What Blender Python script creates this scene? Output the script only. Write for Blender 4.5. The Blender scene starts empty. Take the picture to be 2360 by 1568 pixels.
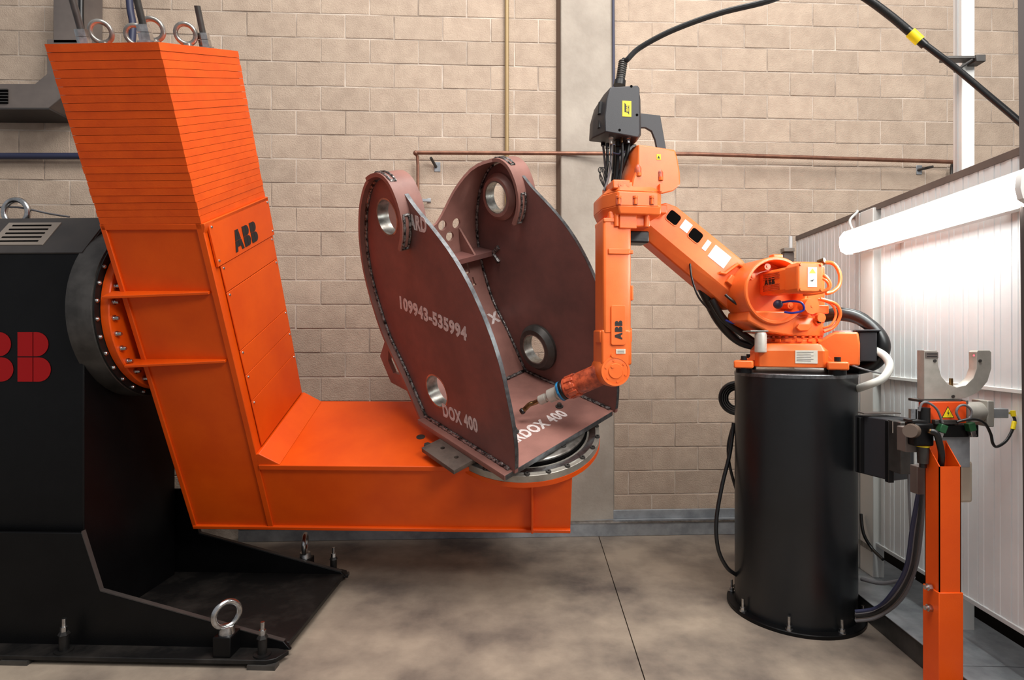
import bpy, bmesh, math, random
from mathutils import Vector as V, Matrix
random.seed(7)
scene = bpy.context.scene
COL = scene.collection
# ------------------------------------------------------------------ camera, world, lights, exposure
F = 1320.0; CW, CH = 2360.0, 1568.0
CAM = V((0, 0, 1.62))
cd = bpy.data.cameras.new('camera'); cam = bpy.data.objects.new('camera', cd); COL.objects.link(cam)
cam.location = CAM; cam.rotation_euler = (math.radians(90), 0, 0)
cd.sensor_fit = 'HORIZONTAL'; cd.sensor_width = 36; cd.lens = 36 * F / CW; cd.clip_start = 0.05; cd.clip_end = 100
scene.camera = cam
scene.view_settings.view_transform = 'Standard'; scene.view_settings.look = 'None'
scene.view_settings.gamma = 1.0; scene.view_settings.use_curve_mapping = False
scene.view_settings.exposure = 0.0
w = bpy.data.worlds.new('hall_air'); scene.world = w; w.use_nodes = True
w.node_tree.nodes['Background'].inputs[0].default_value = (0.95, 0.96, 1.0, 1)
w.node_tree.nodes['Background'].inputs[1].default_value = 0.33
def area(name, loc, target, sx, sy, energy, color):
    l = bpy.data.lights.new(name, 'AREA'); l.shape = 'RECTANGLE'; l.size = sx; l.size_y = sy; l.energy = energy; l.color = color
    o = bpy.data.objects.new(name, l); COL.objects.link(o); o.location = loc
    o.rotation_euler = (V(target) - V(loc)).to_track_quat('-Z', 'Y').to_euler()
    return o
area('hall_skylight', (0.9, 1.2, 7.0), (0.3, 3.4, 1.0), 5.0, 3.0, 520, (1.0, 0.965, 0.92))
area('hall_lamp', (3.6, -1.5, 5.0), (0.5, 3.6, 1.2), 2.0, 1.5, 250, (1.0, 0.97, 0.93))

# ------------------------------------------------------------------ helpers
def ray(px, py): return V(((px - CW / 2) / F, 1.0, -(py - CH / 2) / F))
def at(px, py, Y): return CAM + ray(px, py) * Y                     # the point seen at a pixel, at depth Y
def hit(px, py, p0, n):
    r = ray(px, py); return CAM + r * ((p0 - CAM).dot(n) / r.dot(n))
WM = {}
def wm(o): return WM.get(o.name, Matrix.Identity(4))
def link(name, data, parent=None, M=None):
    o = bpy.data.objects.new(name, data); COL.objects.link(o)
    W = M if M is not None else (wm(parent) if parent else Matrix.Identity(4))
    WM[o.name] = W
    if parent: o.parent = parent; o.matrix_local = wm(parent).inverted() @ W
    else: o.matrix_local = W
    return o
def tag(o, label=None, cat=None, group=None, kind=None):
    if label: o['label'] = label
    if cat: o['category'] = cat
    if group: o['group'] = group
    if kind: o['kind'] = kind
    return o
def thing(name, loc, label, cat, group=None):
    return tag(link(name, None, None, Matrix.Translation(V(loc))), label, cat, group)
def frame(o, x, y, z):
    M = Matrix.Identity(4)
    for i, c in enumerate((x, y, z, o)):
        for j in range(3): M[j][i] = c[j]
    return M
def perp(a):
    a = a.normalized(); t = V((0, 0, 1)) if abs(a.z) < .9 else V((1, 0, 0))
    x = a.cross(t).normalized(); return x, a.cross(x).normalized()
def spline(pts, n=8, closed=False):
    pts = [V(p) for p in pts]; out = []; N = len(pts)
    for i in range(N if closed else N - 1):
        if closed: p0, p1, p2, p3 = pts[i - 1], pts[i], pts[(i + 1) % N], pts[(i + 2) % N]
        else: p0, p1, p2, p3 = pts[max(i - 1, 0)], pts[i], pts[i + 1], pts[min(i + 2, N - 1)]
        for k in range(n):
            t = k / n
            out.append(.5 * ((2 * p1) + (p2 - p0) * t + (2 * p0 - 5 * p1 + 4 * p2 - p3) * t * t + (3 * p1 - p0 - 3 * p2 + p3) * t ** 3))
    if not closed: out.append(pts[-1])
    return out
class MB:
    def __init__(s): s.v = []; s.f = []
    def add(s, vs, fs):
        b = len(s.v); s.v += [V(p) for p in vs]; s.f += [tuple(b + i for i in f) for f in fs]; return s
    def box(s, c, size, X=V((1, 0, 0)), Y=V((0, 1, 0)), Z=V((0, 0, 1))):
        c = V(c); a, b, d = size[0] / 2, size[1] / 2, size[2] / 2
        vs = [c + X * (a * i) + Y * (b * j) + Z * (d * k) for k in (-1, 1) for j in (-1, 1) for i in (-1, 1)]
        return s.add(vs, [(0, 2, 3, 1), (4, 5, 7, 6), (0, 1, 5, 4), (2, 6, 7, 3), (0, 4, 6, 2), (1, 3, 7, 5)])
    def loft(s, A, B):
        n = len(A); fs = [tuple(range(n))[::-1], tuple(range(n, 2 * n))]
        fs += [(i, (i + 1) % n, n + (i + 1) % n, n + i) for i in range(n)]
        return s.add(list(A) + list(B), fs)
    def lofts(s, rings, cap=True):
        n = len(rings[0]); vs = [p for r in rings for p in r]; fs = []
        for k in range(len(rings) - 1):
            fs += [(k * n + i, k * n + (i + 1) % n, (k + 1) * n + (i + 1) % n, (k + 1) * n + i) for i in range(n)]
        if cap: fs += [tuple(range(n))[::-1], tuple(range((len(rings) - 1) * n, len(rings) * n))]
        return s.add(vs, fs)
    def prism(s, poly, vec): 
        vec = V(vec); return s.loft([V(p) for p in poly], [V(p) + vec for p in poly])
    def cyl(s, p0, p1, r0, r1=None, n=24):
        p0, p1 = V(p0), V(p1); r1 = r0 if r1 is None else r1; x, y = perp(p1 - p0)
        R = lambda p, r: [p + (x * math.cos(t) + y * math.sin(t)) * r for t in (2 * math.pi * i / n for i in range(n))]
        return s.loft(R(p0, r0), R(p1, r1))
    def lathe(s, p0, ax, prof, n=40, cap=True):
        p0 = V(p0); ax = V(ax).normalized(); x, y = perp(ax)
        return s.lofts([[p0 + ax * h + (x * math.cos(2 * math.pi * i / n) + y * math.sin(2 * math.pi * i / n)) * r for i in range(n)] for r, h in prof], cap)
    def ring(s, p0, ax, ri, ro, h0, h1, n=48):
        p0 = V(p0); ax = V(ax).normalized(); x, y = perp(ax)
        R = [[p0 + ax * h + (x * math.cos(2 * math.pi * i / n) + y * math.sin(2 * math.pi * i / n)) * r for i in range(n)] for r, h in ((ri, h0), (ro, h0), (ro, h1), (ri, h1), (ri, h0))]
        return s.lofts(R, False)
    def tube(s, pts, r, n=10):
        pts = [V(p) for p in pts]; N = len(pts); rings = []; x = None
        for i, p in enumerate(pts):
            t = (pts[min(i + 1, N - 1)] - pts[max(i - 1, 0)]).normalized()
            if x is None: x = perp(t)[0]
            x = (x - t * x.dot(t)).normalized(); y = t.cross(x)
            rr = r[i] if isinstance(r, (list, tuple)) else r
            rings.append([p + (x * math.cos(2 * math.pi * k / n) + y * math.sin(2 * math.pi * k / n)) * rr for k in range(n)])
        return s.lofts(rings)
    def torus(s, c, ax, R, r, n=32, m=12):
        c = V(c); ax = V(ax).normalized(); x, y = perp(ax); rings = []
        for i in range(n + 1):
            t = 2 * math.pi * i / n; e = x * math.cos(t) + y * math.sin(t)
            rings.append([c + e * (R + r * math.cos(2 * math.pi * k / m)) + ax * (r * math.sin(2 * math.pi * k / m)) for k in range(m)])
        return s.lofts(rings, False)
    def ball(s, c, r, n=12):
        return s.lathe(V(c), V((0, 0, 1)), [(r * math.sin(math.pi * k / 8) + 1e-4, -r * math.cos(math.pi * k / 8)) for k in range(9)], n)
    def mesh(s, name, inv=None, mat=None, ang=35):
        me = bpy.data.meshes.new(name); M = inv if inv else Matrix.Identity(4)
        me.from_pydata([M @ p for p in s.v], [], s.f)
        bm = bmesh.new(); bm.from_mesh(me); bmesh.ops.remove_doubles(bm, verts=bm.verts, dist=1e-6)
        bmesh.ops.recalc_face_normals(bm, faces=bm.faces); bm.to_mesh(me); bm.free()
        me.shade_smooth(); me.set_sharp_from_angle(angle=math.radians(ang))
        if mat: me.materials.append(mat)
        return me
    def build(s, name, mat, parent=None, bevel=0, ang=35, label=None):
        W = wm(parent) if parent else Matrix.Identity(4)
        o = link(name, s.mesh(name, W.inverted(), mat, ang), parent)
        if bevel:
            m = o.modifiers.new('edge', 'BEVEL'); m.width = bevel; m.segments = 2; m.limit_method = 'ANGLE'; m.angle_limit = math.radians(40)
        if label: o['label'] = label
        return o
def top(mb, name, mat, label, cat, group=None, base=None, bevel=0, kind=None):
    """a thing that is a single mesh, its origin at base"""
    if base is None:
        n = len(mb.v); base = V((sum(p.x for p in mb.v) / n, sum(p.y for p in mb.v) / n, min(p.z for p in mb.v)))
    M = Matrix.Translation(V(base)); o = link(name, mb.mesh(name, M.inverted(), mat), None, M)
    if bevel:
        m = o.modifiers.new('edge', 'BEVEL'); m.width = bevel; m.segments = 2; m.limit_method = 'ANGLE'; m.angle_limit = math.radians(40)
    return tag(o, label, cat, group, kind)
def eval_mesh(data, M):
    t = bpy.data.objects.new('tmp', data); COL.objects.link(t)
    me = bpy.data.meshes.new_from_object(t.evaluated_get(bpy.context.evaluated_depsgraph_get()))
    bpy.data.objects.remove(t); me.transform(M); return me
def plate(name, outer, holes, th, M, mat, parent=None, bevel=0.0, label=None):
    """flat plate with holes: outline in the local xy plane, centred on local z"""
    c = bpy.data.curves.new(name, 'CURVE'); c.dimensions = '2D'; c.fill_mode = 'BOTH'; c.extrude = th / 2 - bevel; c.bevel_depth = bevel; c.bevel_resolution = 1; c.offset = -bevel
    for lp in [outer] + list(holes):
        sp = c.splines.new('POLY'); sp.points.add(len(lp) - 1); sp.use_cyclic_u = True
        for p, q in zip(sp.points, lp): p.co = (q[0], q[1], 0, 1)
    W = wm(parent) if parent else Matrix.Identity(4)
    me = eval_mesh(c, W.inverted() @ M); me.name = name; me.materials.clear(); me.materials.append(mat)
    me.shade_smooth(); me.set_sharp_from_angle(angle=math.radians(30))
    o = link(name, me, parent)
    if label: o['label'] = label
    return o
def carve(o, mb):
    """cut the builder's solids out of an object, for good"""
    t = bpy.data.objects.new('cutter', mb.mesh('cutter')); COL.objects.link(t)
    t.matrix_world = Matrix.Identity(4); m = o.modifiers.new('cut', 'BOOLEAN'); m.object = t; m.operation = 'DIFFERENCE'; m.solver = 'EXACT'; m.use_self = True
    bpy.context.view_layer.update()
    me = bpy.data.meshes.new_from_object(o.evaluated_get(bpy.context.evaluated_depsgraph_get())); me.name = o.name
    o.modifiers.remove(m); o.data = me; bpy.data.objects.remove(t); me.set_sharp_from_angle(angle=math.radians(35))
def circ(x, y, r, n=32): return [(x + r * math.cos(2 * math.pi * i / n), y + r * math.sin(2 * math.pi * i / n)) for i in range(n)]
def rrect(x0, y0, x1, y1, r, n=5):
    out = []
    for cx, cy, a in ((x1 - r, y1 - r, 0), (x0 + r, y1 - r, 90), (x0 + r, y0 + r, 180), (x1 - r, y0 + r, 270)):
        out += [(cx + r * math.cos(math.radians(a + 90 * k / n)), cy + r * math.sin(math.radians(a + 90 * k / n))) for k in range(n + 1)]
    return out
def text(name, body, size, M, mat, parent, ext=.0008, bold=0.0, sx=1.0, label=None):
    c = bpy.data.curves.new(name, 'FONT'); c.body = body; c.size = size; c.align_x = 'LEFT'; c.align_y = 'BOTTOM_BASELINE'; c.space_character = 1.12 if len(body) != 4 else 1.0; c.extrude = ext; c.offset = bold
    me = eval_mesh(c, wm(parent).inverted() @ M @ Matrix.Diagonal((sx, 1, 1, 1))); me.name = name; me.materials.clear(); me.materials.append(mat)
    o = link(name, me, parent)
    if label: o['label'] = label
    return o
def abb(name, h, M, mat, parent):
    """three heavy block letters cut by thin cross lines; origin at lower left, height 1"""
    polys = []
    L = [[(.44, 1), (.30, 1), (.165, .51), (.44, .51)], [(.155, .49), (.44, .49), (.44, .2), (.29, .2), (.235, 0), (0, 0)]]
    polys += L + [[(.90 - x, y) for x, y in p][::-1] for p in L]
    for x0 in (1.0, 1.78):
        for y0, y1, wd in ((.51, 1, .64), (0, .49, .69)):
            r = (y1 - y0) / 2; cx = x0 + wd - r
            polys.append([(x0, y0), (x0 + .31, y0), (x0 + .31, y1), (x0, y1)])
            polys.append([(x0 + .33, y0)] + [(cx + r * math.cos(t), y0 + r + r * math.sin(t)) for t in (math.radians(-90 + 180 * k / 12) for k in range(13))] + [(x0 + .33, y1)])
    mb = MB()
    for p in polys: mb.prism([M @ V((x * h, y * h, -.0006)) for x, y in p], M.to_3x3() @ V((0, 0, .0014)))
    return mb.build(name, mat, parent)
def copies(me, name, mats, parent):
    return [link(name, me, parent, M) for M in mats]

# ------------------------------------------------------------------ materials
def lin(r, g, b):
    f = lambda c: (c / 255 / 12.92) if c / 255 <= .04045 else ((c / 255 + .055) / 1.055) ** 2.4
    return (f(r), f(g), f(b), 1)
def mat(name, c, rough=.5, metal=0, c2=None, scale=6, detail=4, bump=0, bscale=60, lo=.35, hi=.65, rnd=0, spec=.5, rvar=0, coat=0):
    m = bpy.data.materials.new(name); m.use_nodes = True; nt = m.node_tree; N = nt.nodes; Lk = nt.links
    b = N['Principled BSDF']; b.inputs['Roughness'].default_value = rough; b.inputs['Metallic'].default_value = metal
    b.inputs['Base Color'].default_value = c; b.inputs['Specular IOR Level'].default_value = spec; b.inputs['Coat Weight'].default_value = coat
    tc = N.new('ShaderNodeTexCoord'); vec = tc.outputs['Object']
    oi = None
    if rnd:
        oi = N.new('ShaderNodeObjectInfo'); mul = N.new('ShaderNodeMath'); mul.operation = 'MULTIPLY'; mul.inputs[1].default_value = 57
        Lk.new(oi.outputs['Random'], mul.inputs[0]); va = N.new('ShaderNodeVectorMath'); Lk.new(vec, va.inputs[0]); Lk.new(mul.outputs[0], va.inputs[1]); vec = va.outputs[0]
    col = None
    if c2:
        n = N.new('ShaderNodeTexNoise'); n.inputs['Scale'].default_value = scale; n.inputs['Detail'].default_value = detail; n.inputs['Roughness'].default_value = .6; Lk.new(vec, n.inputs['Vector'])
        r = N.new('ShaderNodeValToRGB'); r.color_ramp.elements[0].position = lo; r.color_ramp.elements[1].position = hi
        r.color_ramp.elements[0].color = c; r.color_ramp.elements[1].color = c2; Lk.new(n.outputs[0], r.inputs[0]); col = r.outputs[0]
        if rvar:
            mr = N.new('ShaderNodeMapRange'); mr.inputs[3].default_value = rough - rvar; mr.inputs[4].default_value = rough + rvar; Lk.new(n.outputs[0], mr.inputs[0]); Lk.new(mr.outputs[0], b.inputs['Roughness'])
    if rnd:
        hs = N.new('ShaderNodeHueSaturation'); mr = N.new('ShaderNodeMapRange'); mr.inputs[3].default_value = 1 - rnd; mr.inputs[4].default_value = 1 + rnd
        Lk.new(oi.outputs['Random'], mr.inputs[0]); Lk.new(mr.outputs[0], hs.inputs['Value'])
        if col: Lk.new(col, hs.inputs['Color'])
        else: hs.inputs['Color'].default_value = c
        col = hs.outputs[0]
    if col: Lk.new(col, b.inputs['Base Color'])
    if bump:
        n2 = N.new('ShaderNodeTexNoise'); n2.inputs['Scale'].default_value = bscale; n2.inputs['Detail'].default_value = 5; Lk.new(vec, n2.inputs['Vector'])
        bp = N.new('ShaderNodeBump'); bp.inputs['Strength'].default_value = bump; bp.inputs['Distance'].default_value = .01; Lk.new(n2.outputs[0], bp.inputs['Height']); Lk.new(bp.outputs[0], b.inputs['Normal'])
    return m
def emit(name, c, s):
    m = bpy.data.materials.new(name); m.use_nodes = True; b = m.node_tree.nodes['Principled BSDF']
    b.inputs['Base Color'].default_value = c; b.inputs['Emission Color'].default_value = c; b.inputs['Emission Strength'].default_value = s; return m
ORANGE = mat('orange_machine_paint', lin(226, 84, 5), .45, c2=lin(214, 74, 4), scale=3, bump=.06, bscale=220, spec=.35)
WEIGHT = mat('orange_stacked_plate_paint', lin(228, 86, 8), .5, c2=lin(214, 76, 6), scale=8, rnd=.05, bump=.08, bscale=120, spec=.35)
ROBOT = mat('robot_orange_paint', lin(238, 112, 46), .36, c2=lin(232, 104, 40), scale=9, bump=.05, bscale=260)
WRISTP = mat('sooty_orange_paint', lin(206, 92, 56), .4, c2=lin(120, 48, 32), scale=22, bump=.1, bscale=120, lo=.42, hi=.7)
BLACK = mat('black_machine_paint', lin(5, 5, 6), .4, spec=.22, c2=lin(9, 9, 10), scale=5, bump=.05, bscale=150)
BLACKBASE = mat('dusty_black_base_paint', lin(12, 11, 11), .5, spec=.3, c2=lin(46, 42, 39), scale=4, lo=.45, hi=.8, bump=.06)
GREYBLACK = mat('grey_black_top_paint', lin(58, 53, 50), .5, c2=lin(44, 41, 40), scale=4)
PED = mat('dark_grey_pedestal_paint', lin(22, 24, 27), .32, c2=lin(18, 20, 22), scale=3, bump=.03, bscale=160)
STEEL = mat('machined_steel', lin(168, 166, 160), .3, .75, c2=lin(110, 106, 100), scale=14, rvar=.1)
DSTEEL = mat('dark_oiled_steel', lin(84, 81, 78), .4, .5, c2=lin(58, 56, 54), scale=7)
CHROME = mat('zinc_bright', lin(205, 205, 205), .25, 1, c2=lin(160, 160, 160), scale=30)
EDGE = mat('flame_cut_edge', lin(120, 122, 124), .42, .85, c2=lin(84, 84, 86), scale=24)
RUST = mat('red_brown_primed_plate', lin(128, 84, 78), .45, c2=lin(104, 72, 68), scale=3.5, detail=8, bump=.08, bscale=180, rvar=.08)
RUSTL = mat('light_red_brown_plate', lin(150, 106, 96), .45, c2=lin(124, 86, 78), scale=4, detail=8, bump=.08, bscale=180, rvar=.08)
WELD = mat('weld_bead', lin(150, 146, 144), .3, .75, c2=lin(40, 36, 35), scale=42, bump=.6, bscale=90, lo=.4, hi=.6)
WHITEMARK = mat('white_stencil_ink', lin(222, 214, 212), .7, c2=lin(190, 172, 168), scale=60)
CHALK = mat('chalk_line', lin(205, 196, 60), .8)
BLOCK = mat('split_concrete_block', lin(178, 159, 141), .9, c2=lin(165, 146, 129), scale=9, detail=8, bump=.5, bscale=110, rnd=.07)
MORTAR = mat('mortar', lin(202, 188, 174), .95, c2=lin(140, 125, 112), scale=3, detail=6, bump=.3, bscale=120)
CONC = mat('cast_concrete', lin(170, 160, 148), .85, c2=lin(148, 138, 127), scale=2.2, detail=8, bump=.2, bscale=40)
FLOORM = mat('worn_concrete_floor', lin(156, 142, 126), .5, c2=lin(84, 75, 70), scale=1.5, detail=12, bump=.08, bscale=60, lo=.36, hi=.66, rvar=.12)
GALV = mat('galvanised_sheet', lin(168, 172, 176), .38, .35, c2=lin(134, 138, 142), scale=7, rvar=.1)
WHITE = mat('white_panel_coating', lin(234, 236, 236), .4, c2=lin(224, 227, 228), scale=3)
WHITEPOST = mat('white_post_paint', lin(226, 226, 222), .4)
RAIL = mat('grey_white_rail', lin(196, 198, 198), .4)
DARKROOM = mat('dark_brown_steel', lin(58, 46, 42), .6)
COPPER = mat('copper_pipe', lin(140, 98, 78), .45, .6, c2=lin(112, 76, 62), scale=12)
BRASSP = mat('painted_ochre_conduit', lin(152, 128, 88), .45, .2)
RUBBER = mat('black_rubber', lin(16, 16, 17), .38, bump=.05)
BLUEB = mat('blue_black_hose', lin(42, 46, 72), .5)
GREYHOSE = mat('grey_cable', lin(104, 102, 104), .5)
WHITEHOSE = mat('white_ribbed_hose', lin(214, 214, 206), .5)
BLUECABLE = mat('blue_cable', lin(30, 50, 150), .4)
DUCT = mat('grey_duct_sheet', lin(118, 108, 102), .55, .3, c2=lin(100, 92, 88), scale=3)
FEED = mat('black_textured_plastic', lin(44, 44, 48), .5, bump=.1, bscale=400)
YELLOW = mat('yellow_label', lin(244, 214, 20), .5)
LABELW = mat('white_label', lin(236, 234, 222), .5, c2=lin(226, 222, 206), scale=30)
INK = mat('black_ink', lin(28, 24, 26), .6)
REDINK = mat('red_logo_ink', lin(150, 14, 16), .5, spec=.2)
LAMP = emit('lit_fluorescent_diffuser', (0.93, 1.0, 0.98, 1), 34)
LED = emit('red_sensor_light', (1, .05, .08, 1), 4)
BLUERING = mat('blue_plastic_ring', lin(36, 130, 180), .4, c2=lin(20, 80, 120), scale=30)
BROWNST = mat('heat_tinted_steel', lin(150, 118, 78), .3, .9, c2=lin(90, 66, 44), scale=25)
VENT = mat('grey_beige_grille', lin(128, 118, 108), .5)
OFFW = mat('cream_plastic', lin(218, 208, 188), .5)
GREEN = mat('green_plug', lin(26, 78, 44), .45)
ALU = mat('brushed_aluminium', lin(186, 181, 172), .4, .3, c2=lin(172, 167, 158), scale=20)
ORBOX = mat('bright_orange_box', lin(240, 80, 18), .45)
FIXT = mat('brown_grey_steel_bar', lin(104, 92, 84), .5, .2, c2=lin(82, 72, 66), scale=12)
FIXT2 = mat('ground_ring_steel', lin(168, 162, 152), .3, .4, c2=lin(132, 126, 118), scale=6)
SHADEB = mat('brown_shade_strip', lin(104, 84, 70), .8)
DARKW = mat('near_black_backing', lin(30, 26, 24), .8)
GROOVE = mat('dark_groove', lin(6, 5, 5), .9, spec=.05)
GLASS = mat('gauge_face', lin(104, 90, 80), .2)

X, Y, Z = V((1, 0, 0)), V((0, 1, 0)), V((0, 0, 1))
# ------------------------------------------------------------------ floor
fl = tag(link('floor', MB().box((0.5, 2.6, -.1), (16, 12, .1)).mesh('floor', None, GROOVE)), 'worn grey brown concrete floor with a straight saw-cut joint', None, None, 'structure')
fx = lambda y: .715 - .0417 * (4.7 - y)                              # the saw-cut joint
for a, b in (((-7.5, -7.5), (fx(-3.4) - .003, fx(8.6) - .003)), ((fx(-3.4) + .003, fx(8.6) + .003), (8.5, 8.5))):
    MB().prism([(a[0], -3.4, -.06), (b[0], -3.4, -.06), (b[1], 8.6, -.06), (a[1], 8.6, -.06)], (0, 0, .06)).build('slab', FLOORM, fl)

# ------------------------------------------------------------------ block wall
ph = math.atan(.046); T = V((math.cos(ph), math.sin(ph), 0)); WN = V((math.sin(ph), -math.cos(ph), 0)); W0 = V((0, 4.8, 0))
def wp(t, out, z): return W0 + T * t + WN * out + Z * z
def block_mesh(name, wd):
    mb = MB(); h = .2 - .010; wd -= .010; b = .003
    q = lambda dx, dz, o: [V((sx * (wd / 2 - dx), o, sz * (h / 2 - dz))) for sx, sz in ((-1, -1), (1, -1), (1, 1), (-1, 1))]
    mb.lofts([q(0, 0, .02), q(0, 0, 0), q(b, b, -.0022)]); return mb.mesh(name, None, BLOCK, 20)
BM = {}
def wall(name, t0, t1, off, par, zlow, label, s0, s1):
    """single blocks between s0 and s1; the unseen run beyond them is one joined part"""
    far = MB(); FM = {}
    mb = MB().prism([wp(t0, 0, -.05), wp(t1, 0, -.05), wp(t1, 0, 5.6), wp(t0, 0, 5.6)], WN * -.25)
    o = tag(link(name, mb.mesh(name, None, MORTAR)), label, None, None, 'structure')
    Mrot = frame(V((0, 0, 0)), T, -WN, Z)
    for k in range(-1, 22):
        z = .312 + .2 * k + .1; i0 = int(math.floor((t0 - off) / .2)) - 3
        i0 += ((i0 + k + par) % 2)
        for i in range(i0, int((t1 - off) / .2) + 3, 2):
            a, b = max(t0, off + .2 * i), min(t1, off + .2 * i + .4)
            if b - a < .05 or z < zlow(.5 * (a + b)): continue
            key = round(b - a, 2)
            if key not in BM: BM[key] = block_mesh('block', key)
            r = random.Random(k * 131 + i)
            M = Matrix.Translation(wp(.5 * (a + b) + r.uniform(-.0025, .0025), .001 + r.uniform(-.0015, .0025), z + r.uniform(-.0015, .0015))) @ Mrot @ Matrix.Rotation(math.radians(r.uniform(-.25, .25)), 4, 'Y') @ Matrix.Rotation(math.radians(r.uniform(-.25, .25)), 4, 'Z')
            if s0 <= .5 * (a + b) <= s1: link('block', BM[key], o, M)
            else: far.add([M @ v_.co for v_ in BM[key].vertices], [tuple(f_.vertices) for f_ in BM[key].polygons])
    fo = far.build('block_courses', BLOCK, o, 0, 20); fo['kind'] = 'stuff'
    return o
wall('wall_back_left', -6.9, .40, .02, 0, lambda t: -1, 'beige concrete block wall left of the concrete pilaster', -4.5, 9)
wall('wall_back_right', .86, 6.5, -.015, 1, lambda t: 2.0 if t > 2.5 else -1, 'beige concrete block wall right of the concrete pilaster', -9, 4.62)
mb = MB().prism([wp(.40, .09, 0), wp(.86, .03, 0), wp(.86, -.25, 0), wp(.40, -.25, 0)], (0, 0, 5.6))
tag(mb.build('wall_pilaster', CONC, None, .012), 'smooth grey concrete pilaster between the two block walls', None, None, 'structure')
mb = MB().prism([wp(.372, .012, 0), wp(.398, .05, 0), wp(.398, 0, 0), wp(.372, 0, 0)], (0, 0, 5.6))  # the pilaster's shadow on the wall, put in as a brown strip
tag(mb.build('shade_strip_1', SHADEB), 'brown strip painted in for the shadow along the left side of the pilaster', None, None, 'structure')

# ------------------------------------------------------------------ cable ducts at the foot of the wall and of the fence
d = thing('cable_duct', wp(1.2, .1, 0), 'galvanised cable duct along the foot of the block wall', 'cable duct')
MB().prism([wp(-2.2, .115, 0), wp(-2.2, .115, .118), wp(-2.2, 0.012, .118), wp(-2.2, 0.012, 0)], T * 4.7).build('trough', GALV, d, .004)
MB().prism([wp(-2.2, .121, .110), wp(-2.2, .121, .123), wp(-2.2, .09, .125), wp(-2.2, .09, .119)], T * 4.7).build('front_lip', CHROME, d)
MB().prism([wp(-2.2, .03, .118), wp(-2.2, .03, .19), wp(-2.2, .012, .19), wp(-2.2, .012, .118)], T * 4.7).build('back_upstand', GALV, d, .003)
fy = V((.0417, 1, 0)).normalized(); fxn = V((-1, .0417, 0)).normalized()      # fence runs along fy, faces fxn
def fp(y, out, z): return V((2.15 + .0417 * y, y, z)) + fxn * out
d = thing('cable_duct', (2.2, 3.0, 0), 'wide galvanised floor duct under the white panel fence', 'cable duct')
MB().prism([fp(1.6, .245, 0), fp(4.7, .245, 0), fp(4.7, .245, .118), fp(1.6, .245, .118)], -fxn * .012).build('side_wall', DSTEEL, d, .002)
for k, (a, b) in enumerate(((1.6, 2.62), (2.625, 3.64), (3.645, 4.7))):
    MB().prism([fp(a, .25, .118), fp(b, .25, .118), fp(b, -.22, .118), fp(a, -.22, .118)], (0, 0, .006)).build('lid', GALV, d, .002)
MB().prism([fp(1.6, -.20, 0), fp(4.7, -.20, 0), fp(4.7, -.20, .118), fp(1.6, -.20, .118)], fxn * .012).build('side_wall', DSTEEL, d, .002)

# ------------------------------------------------------------------ white panel fence
fc = thing('panel_fence', fp(3.6, 0, .12), 'white ribbed panel fence with posts behind the robot', 'fence')
ys = []
y = 1.7
while y < 4.70: ys.append(y); y += .098
for lo, hi, nm in ((1.40, 2.44, 'upper_panel'), (.345, 1.385, 'lower_panel')):
    for a in ys:
        if 3.60 < a + .09 and a < 3.80: continue
        b = min(a + .0955, 4.72)
        MB().prism([fp(a, .0, lo), fp(a + .003, .006, lo), fp(a + .03, .006, lo), fp(a + .033, .003, lo), fp(a + .062, .003, lo), fp(a + .065, .006, lo), fp(b - .003, .006, lo), fp(b, 0, lo), fp(b, -.03, lo), fp(a, -.03, lo)], (0, 0, hi - lo)).build(nm, WHITE, fc)
MB().prism([fp(1.7, .022, 1.383), fp(1.7, .022, 1.402), fp(1.7, -.03, 1.402), fp(1.7, -.03, 1.383)], fy * 3.02).build('middle_rail', WHITEPOST, fc, .002)
MB().prism([fp(1.7, .014, .325), fp(1.7, .014, .347), fp(1.7, -.04, .347), fp(1.7, -.04, .325)], fy * 3.02).build('bottom_rail', RAIL, fc, .002)
MB().prism([fp(1.7, .012, 2.438), fp(1.7, .012, 2.475), fp(1.7, -.045, 2.475), fp(1.7, -.045, 2.438)], fy * 3.02).build('top_rail', DUCT, fc, .002)
for a, b, m_ in ((3.60, 3.745, WHITEPOST), (3.755, 3.80, RAIL)):
    MB().prism([fp(a, .03, .124), fp(b, .03, .124), fp(b, -.04, .124), fp(a, -.04, .124)], (0, 0, 2.33)).build('post', m_, fc, .004)
for a in (1.9, 4.62):
    MB().prism([fp(a, -.045, .0), fp(a + .08, -.045, .0), fp(a + .08, -.125, .0), fp(a, -.125, .0)], (0, 0, 2.4)).build('post', RAIL, fc, .004)
MB().box(fp(3.68, .034, .30), (.006, .14, .03), fxn, fy).build('post_clip', STEEL, fc)
mb = MB().prism([fp(0.6, -.34, 0), fp(4.72, -.34, 0), fp(4.72, -.34, 2.2), fp(0.6, -.34, 2.2)], fxn * -.05)  # added sheet that keeps the gap under the fence dark
tag(mb.build('dark_backing', DARKW), 'near-black sheet added behind the white panel fence to darken the gap below it', None, None, 'structure')
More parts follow.
